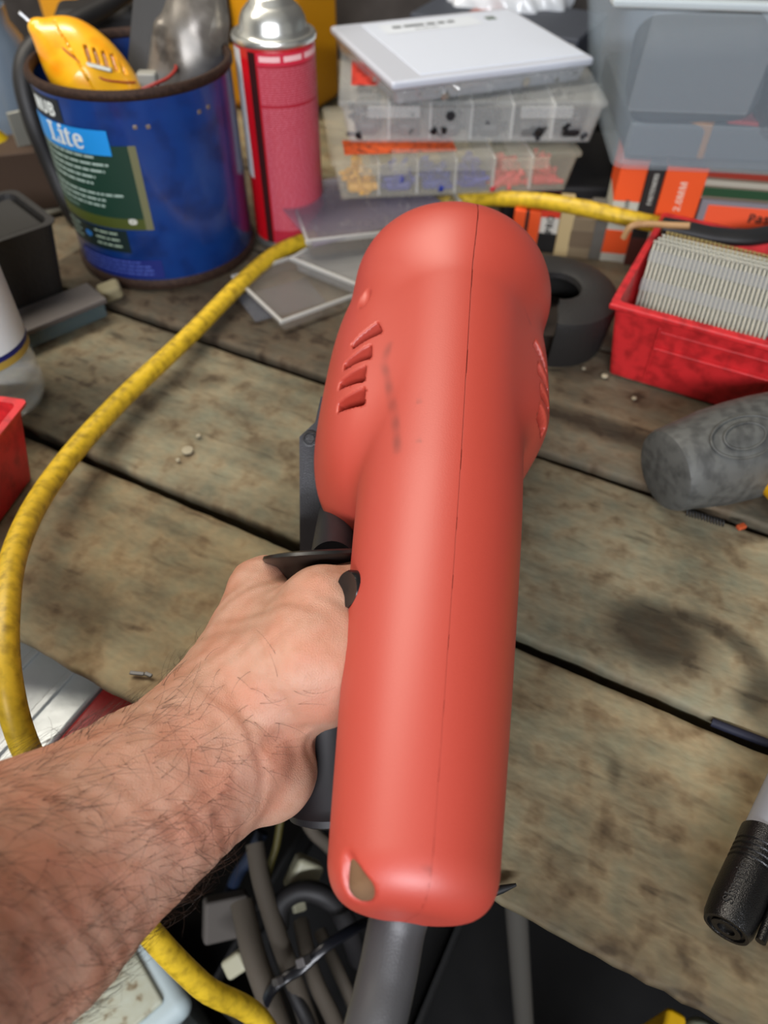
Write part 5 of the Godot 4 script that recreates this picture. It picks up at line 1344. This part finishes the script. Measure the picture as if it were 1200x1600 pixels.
# ---------------------------------------------------------------- below and in front of the bench
func build_below() -> void:
	var tr := xf(Vector3.ZERO, BENCH_YAW)
	var e: Vector2 = Vector2(-0.2547, -0.1207)
	var t := thing("metal_tray", "brushed silver metal tray with a red end, fixed below the bench's front edge", "tray", Vector3.ZERO, BENCH_YAW)
	var silver := mat("brushed_metal", Color(0.66, 0.68, 0.68), 0.42, 0.6, {"bump": [6.0, 0.02, 0.05]})
	obj("top", rbox(Geo.new(), xf(Vector3(e.x - 0.25, 0.848, -0.088)), Vector3(0.50, 0.010, 0.080), 0.002), silver, t)
	obj("box", rbox(Geo.new(), xf(Vector3(e.x - 0.235, 0.818, -0.089)), Vector3(0.528, 0.052, 0.074), 0.004), mat("tray_red", Color(0.55, 0.12, 0.12), 0.45), t)
	obj("end_trim", rbox(Geo.new(), xf(Vector3(e.x + 0.0165, 0.846, -0.088)), Vector3(0.032, 0.012, 0.080), 0.003), mat("tray_red", Color(0.55, 0.12, 0.12), 0.45), t)
	for k in 4: obj("rib", rbox(Geo.new(), xf(Vector3(e.x - 0.022 - k * 0.030, 0.8535, -0.088)), Vector3(0.005, 0.003, 0.078), 0.001), silver, t)
	# pale tote
	var c: Vector3 = Vector3(-0.1383, 0.6200, -0.1021)
	var d: Vector3 = Vector3(-0.1899, 0.6200, -0.1610)
	var ux := (c - d).normalized()
	var yaw := atan2(-ux.z, ux.x)
	var uz := Vector3(-ux.z, 0, ux.x)
	t = thing("storage_tote", "stained white plastic tote with pale blue edges standing below the forearm", "tote", Vector3(c.x, 0, c.z) - ux * 0.17 + uz * 0.12, yaw)
	obj("body", open_box(Geo.new(), xf(), Vector2(0.29, 0.20), Vector2(0.33, 0.235), 0.60, 0.004, 0.0, 0.03), mat("tote_white", Color(0.60, 0.64, 0.64), 0.5), t)
	var pl := mat("tote_lid", Color(0.68, 0.70, 0.64), 0.55, 0.0, {"mottle": [9.0, 0.03, [[0.0, Color(0.55, 0.42, 0.3)], [0.3, Color(0.95, 0.93, 0.9)], [1.0, Color(1, 1, 1)]]]})
	obj("lid", rbox(Geo.new(), xf(Vector3(0, 0.606, 0)), Vector3(0.345, 0.024, 0.25), 0.011, 3), mat("tote_edge", Color(0.68, 0.74, 0.75), 0.5), t)
	obj("lid_panel", rbox(Geo.new(), xf(Vector3(0, 0.619, 0)), Vector3(0.315, 0.006, 0.22), 0.003, 2), pl, t)
	# crate that carries the coil of cables
	var q: Vector3 = Vector3(-0.0482, 0.5529, -0.1461)
	t = thing("cable_crate", "black crate on the floor carrying the tangle of cables", "crate", Vector3(q.x + 0.018, 0, q.z - 0.02), BENCH_YAW)
	obj("body", open_box(Geo.new(), xf(), Vector2(0.15, 0.16), Vector2(0.17, 0.18), q.y - 0.03, 0.004, 0.0, 0.01), mat("crate_black", Color(0.025, 0.024, 0.024), 0.7), t)
	obj("inner_shelf", rbox(Geo.new(), xf(Vector3(0, q.y - 0.075, 0)), Vector3(0.155, 0.01, 0.165), 0.002), mat("crate_black", Color(0.025, 0.024, 0.024), 0.7), t)
	var dusty := mat("dusty_cable", Color(0.30, 0.27, 0.23), 0.8)
	var dark := mat("dark_cable", Color(0.10, 0.095, 0.10), 0.6)
	var runs := [
		[[Vector3(-0.0932, 0.6796, -0.1955), Vector3(-0.0866, 0.6719, -0.1723), Vector3(-0.0735, 0.6579, -0.1422), Vector3(-0.0582, 0.6432, -0.1114), Vector3(-0.0412, 0.5976, -0.0764), Vector3(-0.0246, 0.4862, -0.0437)], 0.0068, dusty, "dusty grey cable running down the left of the tangle, upper one"],
		[[Vector3(-0.1004, 0.6608, -0.1601), Vector3(-0.0882, 0.6582, -0.1278), Vector3(-0.0737, 0.6458, -0.0994), Vector3(-0.0574, 0.6006, -0.0649), Vector3(-0.0485, 0.5118, -0.0420)], 0.0085, dusty, "thick dusty grey cable, lowest and leftmost of the tangle"],
		[[Vector3(-0.0771, 0.6307, -0.1422), Vector3(-0.0613, 0.6432, -0.1114), Vector3(-0.0451, 0.6190, -0.0849), Vector3(-0.0339, 0.5253, -0.0567)], 0.0050, dark, "dark grey cable crossing under the zip tie"],
		[[Vector3(-0.0593, 0.6295, -0.1556), Vector3(-0.0474, 0.6379, -0.1204), Vector3(-0.0323, 0.6163, -0.0968), Vector3(-0.0144, 0.5388, -0.0714)], 0.0060, dusty, "dusty cable curving right beside the power cord"],
		[[Vector3(-0.0462, 0.6024, -0.1557), Vector3(-0.0297, 0.6035, -0.1273), Vector3(-0.0167, 0.5840, -0.1059), Vector3(0.0004, 0.5140, -0.0740)], 0.0050, dusty, "thin dusty cable nearest the power cord"],
		[[Vector3(-0.0614, 0.6768, -0.2220), Vector3(-0.0513, 0.6652, -0.2094), Vector3(-0.0369, 0.6449, -0.2020), Vector3(-0.0172, 0.5888, -0.1853)], 0.0052, dusty, "short dusty cable passing behind the grip's foot"],
		[[Vector3(-0.0731, 0.6490, -0.1473), Vector3(-0.0714, 0.6604, -0.1597), Vector3(-0.0575, 0.6668, -0.1667), Vector3(-0.0387, 0.6638, -0.1635), Vector3(-0.0249, 0.6408, -0.1532), Vector3(-0.0158, 0.5874, -0.1393)], 0.0075, dark, "black cable bent in a tight loop by the white plug"],
		[[Vector3(-0.0748, 0.6851, -0.2163), Vector3(-0.0784, 0.6687, -0.1984), Vector3(-0.0840, 0.6555, -0.1840), Vector3(-0.0891, 0.6249, -0.1654)], 0.0028, mat("olive_wire", Color(0.28, 0.25, 0.05), 0.6), "thin yellow green wire beside the dusty cables"],
		[[Vector3(-0.0908, 0.6649, -0.2090), Vector3(-0.1004, 0.6515, -0.1944), Vector3(-0.1120, 0.6307, -0.1866), Vector3(-0.1279, 0.5808, -0.1765)], 0.0050, mat("blue_wire", Color(0.05, 0.11, 0.20), 0.6), "dull blue cable in the shadow under the hand"]]
	for r in runs:
		var g := Geo.new()
		tube(g, crv(r[0], 6), r[1], 12)
		one("cable", r[3], "cable", g, r[2], "tangled cables below the hand")
	var white := mat("plug_white", Color(0.62, 0.61, 0.52), 0.45)
	t = thing("power_plug", "off white plug wedged next to the red tool's end, largest of the plugs", "plug")
	t.transform = Transform3D(Basis(cam_dir(0.80, -0.45, 0.2).normalized(), cam_dir(0.45, 0.85, 0.2).normalized(), cam_dir(0.8, -0.45, 0.2).normalized().cross(cam_dir(0.45, 0.85, 0.2).normalized())).orthonormalized(), Vector3(-0.0578, 0.6531, -0.1814))
	obj("body", rbox(Geo.new(), xf(), Vector3(0.022, 0.026, 0.018), 0.004, 2), white, t)
	obj("collar", rbox(Geo.new(), xf(Vector3(0, -0.014, 0)), Vector3(0.016, 0.008, 0.013), 0.002), white, t)
	t = thing("power_plug", "small white plug left of the thick dusty cable", "plug")
	t.transform = Transform3D(Basis.from_euler(Vector3(0.3, 0.6, 0.5)), Vector3(-0.0999, 0.6431, -0.1260))
	obj("body", rbox(Geo.new(), xf(), Vector3(0.017, 0.022, 0.014), 0.003, 2), white, t)
	obj("rib", rbox(Geo.new(), xf(Vector3(0.006, -0.012, 0.003)), Vector3(0.010, 0.006, 0.010), 0.001), white, t)
	one("wire_nut", "small pale connector inside the black cable loop", "connector", rbox(Geo.new(), Transform3D(Basis.from_euler(Vector3(0.2, 0.3, -0.4)), Vector3(-0.0593, 0.6537, -0.1599)), Vector3(0.010, 0.006, 0.008), 0.0015), white)
	one("grey_junction_box", "flat grey box behind the dusty cables", "junction box", rbox(Geo.new(), Transform3D(Basis.from_euler(Vector3(-0.6, 0.5, -0.35)), Vector3(-0.1196, 0.6151, -0.1621)), Vector3(0.034, 0.036, 0.012), 0.003), mat("dusty_grey", Color(0.30, 0.28, 0.26), 0.8))
	t = thing("zip_tie", "dark plastic zip tie binding the cables", "zip tie")
	var zt := mat("tie_black", Color(0.07, 0.075, 0.10), 0.3)
	var g3 := Geo.new()
	tube(g3, crv([Vector3(-0.0783, 0.6510, -0.0977), Vector3(-0.0721, 0.6664, -0.1041), Vector3(-0.0627, 0.6723, -0.1106), Vector3(-0.0520, 0.6725, -0.1167), Vector3(-0.0358, 0.6792, -0.1285), Vector3(-0.0181, 0.6704, -0.1411), Vector3(-0.0080, 0.6520, -0.1506)], 5), 0.0038, 8, 0.35)
	obj("strap", g3, zt, t)
	obj("head", rbox(Geo.new(), Transform3D(Basis.from_euler(Vector3(0.3, 0.4, 0.6)), Vector3(-0.0505, 0.6834, -0.1183)), Vector3(0.007, 0.009, 0.006), 0.001), mat("tie_grey", Color(0.32, 0.31, 0.31), 0.4), t)
	obj("tail_end", rbox(Geo.new(), Transform3D(Basis.from_euler(Vector3(0.3, 0.4, 0.9)), Vector3(-0.0672, 0.6766, -0.1079)), Vector3(0.006, 0.006, 0.005), 0.001), mat("tie_grey", Color(0.32, 0.31, 0.31), 0.4), t)
	# pole, jerrycan
	var g4 := Geo.new()
	tube(g4, [Vector3(0.0934, 0.7040, -0.1629), Vector3(0.1971, 0.0000, 0.0117) + Vector3(0, 0.004, 0)], 0.0082, 16)
	one("steel_pole", "dull grey pole leaning in the dark below the front plank", "pole", g4, mat("pole_grey", Color(0.30, 0.29, 0.27), 0.6, 0.2))
	var jc: Vector3 = Vector3(0.2170, 0.6560, -0.0809)
	t = thing("plastic_container", "pale plastic container with a yellow strip, below the bench edge at lower right", "container", Vector3(jc.x, 0, jc.z), BENCH_YAW)
	obj("body", rbox(Geo.new(), xf(Vector3(0.014, jc.y / 2, 0)), Vector3(0.050, jc.y, 0.030), 0.010, 3), mat("jerry_white", Color(0.62, 0.64, 0.55), 0.5), t)
	obj("strap", rbox(Geo.new(), xf(Vector3(-0.020, jc.y / 2, 0)), Vector3(0.014, jc.y + 0.008, 0.016), 0.004), mat("strap_yellow", Color(0.80, 0.62, 0.03), 0.5), t)

# ---------------------------------------------------------------- along the wall behind
func build_back() -> void:
	var tr := xf(Vector3.ZERO, BENCH_YAW)
	var t := thing("tool_case", "yellow plastic tool case against the wall behind the paint can", "tool case", tr * Vector3(-0.735, 0.904, -0.86), BENCH_YAW)
	obj("body", rbox(Geo.new(), xf(Vector3(0, 0.085, 0)), Vector3(0.40, 0.17, 0.10), 0.012, 2), mat("case_yellow", Color(0.85, 0.58, 0.06), 0.4), t)
	obj("latch", rbox(Geo.new(), xf(Vector3(0.10, 0.10, 0.052)), Vector3(0.03, 0.05, 0.012), 0.003), mat("case_dark", Color(0.08, 0.07, 0.07), 0.5), t)
	obj("latch", rbox(Geo.new(), xf(Vector3(-0.10, 0.10, 0.052)), Vector3(0.03, 0.05, 0.012), 0.003), mat("case_dark", Color(0.08, 0.07, 0.07), 0.5), t)
	var bx: Vector3 = Vector3(-0.2925, 1.0279, -0.8790)
	one("battery_pack", "black plastic box standing behind the paint can, in front of the yellow case", "box", rbox(Geo.new(), xf(Vector3(bx.x, 0.904 + (bx.y - 0.904 + 0.02) / 2, bx.z), 0.2), Vector3(0.085, bx.y - 0.904 + 0.02, 0.05), 0.01, 2), mat("case_black", Color(0.07, 0.065, 0.065), 0.6))
	t = thing("cardboard_box", "grey blue box behind the stack of organisers", "box", tr * Vector3(-0.335, 0.904, -0.95), BENCH_YAW)
	obj("carton_body", rbox(Geo.new(), xf(Vector3(0, 0.055, 0)), Vector3(0.20, 0.11, 0.11), 0.003), mat("box_blue_grey", Color(0.22, 0.24, 0.28), 0.7), t)
	obj("tape_band", rbox(Geo.new(), xf(Vector3(-0.02, 0.1105, 0)), Vector3(0.04, 0.001, 0.1105), 0.0003), mat("box_tape", Color(0.55, 0.22, 0.10), 0.5), t)
	var g := nets(bag_shape, Vector3(-0.09, -0.045, -0.06), Vector3(0.09, 0.05, 0.06), 0.004)
	var o := one("plastic_bag", "crumpled white plastic bag at the top behind the white lidded box", "plastic bag", g, mat("bag_white", Color(0.78, 0.80, 0.82), 0.25, 0.0, {"coat": 0.5}))
	var bg: Vector3 = Vector3(0.1423, 1.0243, -1.0453)
	o.position = Vector3(bg.x, bg.y - 0.012, bg.z)
	t = thing("parts_drawer", "dark grey drawer unit against the wall behind the organisers", "drawer unit", tr * Vector3(-0.10, 0.904, -0.995), BENCH_YAW)
	obj("cabinet", rbox(Geo.new(), xf(Vector3(0, (bg.y - 0.975) / 2, 0)), Vector3(0.24, bg.y - 0.975, 0.08), 0.003), mat("drawer_grey", Color(0.11, 0.10, 0.10), 0.7), t)
	for k in 3: obj("drawer", rbox(Geo.new(), xf(Vector3(-0.078 + k * 0.078, (bg.y - 0.975) / 2, 0.041)), Vector3(0.072, bg.y - 0.985, 0.006), 0.002), mat("drawer_face", Color(0.13, 0.12, 0.12), 0.6), t)

func bag_shape(p: Vector3) -> float:
	var d := ellipsoid(p, Vector3(0.075, 0.034, 0.048))
	return d + 0.006 * sin(p.x * 90.0 + 3.0 * sin(p.z * 60.0)) * sin(p.z * 110.0 + p.y * 70.0) + 0.003 * sin(p.x * 210.0 + p.y * 150.0)

# ---------------------------------------------------------------- crumbs and scraps on the planks
func build_bits() -> void:
	one("staple_scrap", "bent grey metal scrap lying on the front plank beside the wrist", "metal scrap", rbox(rbox(Geo.new(), xf(Vector3(-0.1321, 0.9012, -0.2086), -0.1), Vector3(0.008, 0.0012, 0.0022), 0.0004), xf(Vector3(-0.1258, 0.9012, -0.2079), -0.4), Vector3(0.0045, 0.0012, 0.0022), 0.0004), mat("scrap_grey", Color(0.36, 0.36, 0.36), 0.5, 0.5))
	var chip := mat("chip_white", Color(0.60, 0.57, 0.48), 0.8)
	for q in [[Vector3(-0.1373, 0.9022, -0.3842), 0.0042, "round white paint fleck on the middle plank left of the tool"], [Vector3(-0.1324, 0.9022, -0.3996), 0.0018, "faint small paint fleck just above the round one"], [Vector3(0.1691, 0.9045, -0.4713), 0.0026, "pale crumb at the foot of the red bin's left corner"], [Vector3(0.1861, 0.9045, -0.4444), 0.0018, "pale crumb in front of the red bin"], [Vector3(0.1545, 0.9045, -0.4808), 0.0016, "pale crumb beside the black dust cup"], [Vector3(-0.1420, 0.9022, -0.3744), 0.0016, "tiny fleck below the round white one"]]:
		one("crumb", q[2], "crumb", lathe(Geo.new(), xf(q[0]), [Vector2(q[1], -0.0006), Vector2(q[1] * 0.95, 0.0003), Vector2(q[1] * 0.6, 0.0007), Vector2(0, 0.0008)], 12), chip, "pale crumbs on the planks")
	one("orange_scrap", "tiny orange scrap under the mallet's handle", "scrap", rbox(Geo.new(), xf(Vector3(0.2269, 0.9035, -0.3178), 0.4), Vector3(0.006, 0.003, 0.004), 0.001), mat("orange_bit", Color(0.70, 0.30, 0.14), 0.6))
	var g := Geo.new()
	var pts := []
	var s0: Vector3 = Vector3(0.1946, 0.9045, -0.3290)
	var s1: Vector3 = Vector3(0.2164, 0.9045, -0.3194)
	for k in 90:
		var a := k * 0.9
		pts.append(s0.lerp(s1, k / 89.0) + Vector3(0, cos(a), 0) * 0.0022 + Vector3(-0.2, 0, 0.95) * sin(a) * 0.0022)
	tube(g, pts, 0.0005, 5)
	one("coil_spring", "small dark coil spring lying by the mallet's head", "spring", g, mat("dark_steel", Color(0.13, 0.13, 0.13), 0.5, 0.5))
	g = Geo.new()
	tube(g, crv([Vector3(0.1726, 0.8975, -0.1862), Vector3(0.1832, 0.8985, -0.1805), Vector3(0.1947, 0.8985, -0.1754), Vector3(0.2115, 0.8985, -0.1674)], 4), 0.0024, 8)
	one("twine", "dark blue twine lying in the gap between the two front planks", "twine", g, mat("cord_navy", Color(0.03, 0.05, 0.14), 0.7))
	g = Geo.new()
	tube(g, [Vector3(0.0478, 0.9020, -0.1000), Vector3(0.0544, 0.9025, -0.1023), Vector3(0.0607, 0.9020, -0.1043)], [0.0018, 0.0018, 0.0007], 8)
	one("black_tie_end", "black plastic sliver sticking out beside the tool's end on the plank", "plastic sliver", g, mat("black_rubber", Color(0.07, 0.07, 0.075), 0.55))
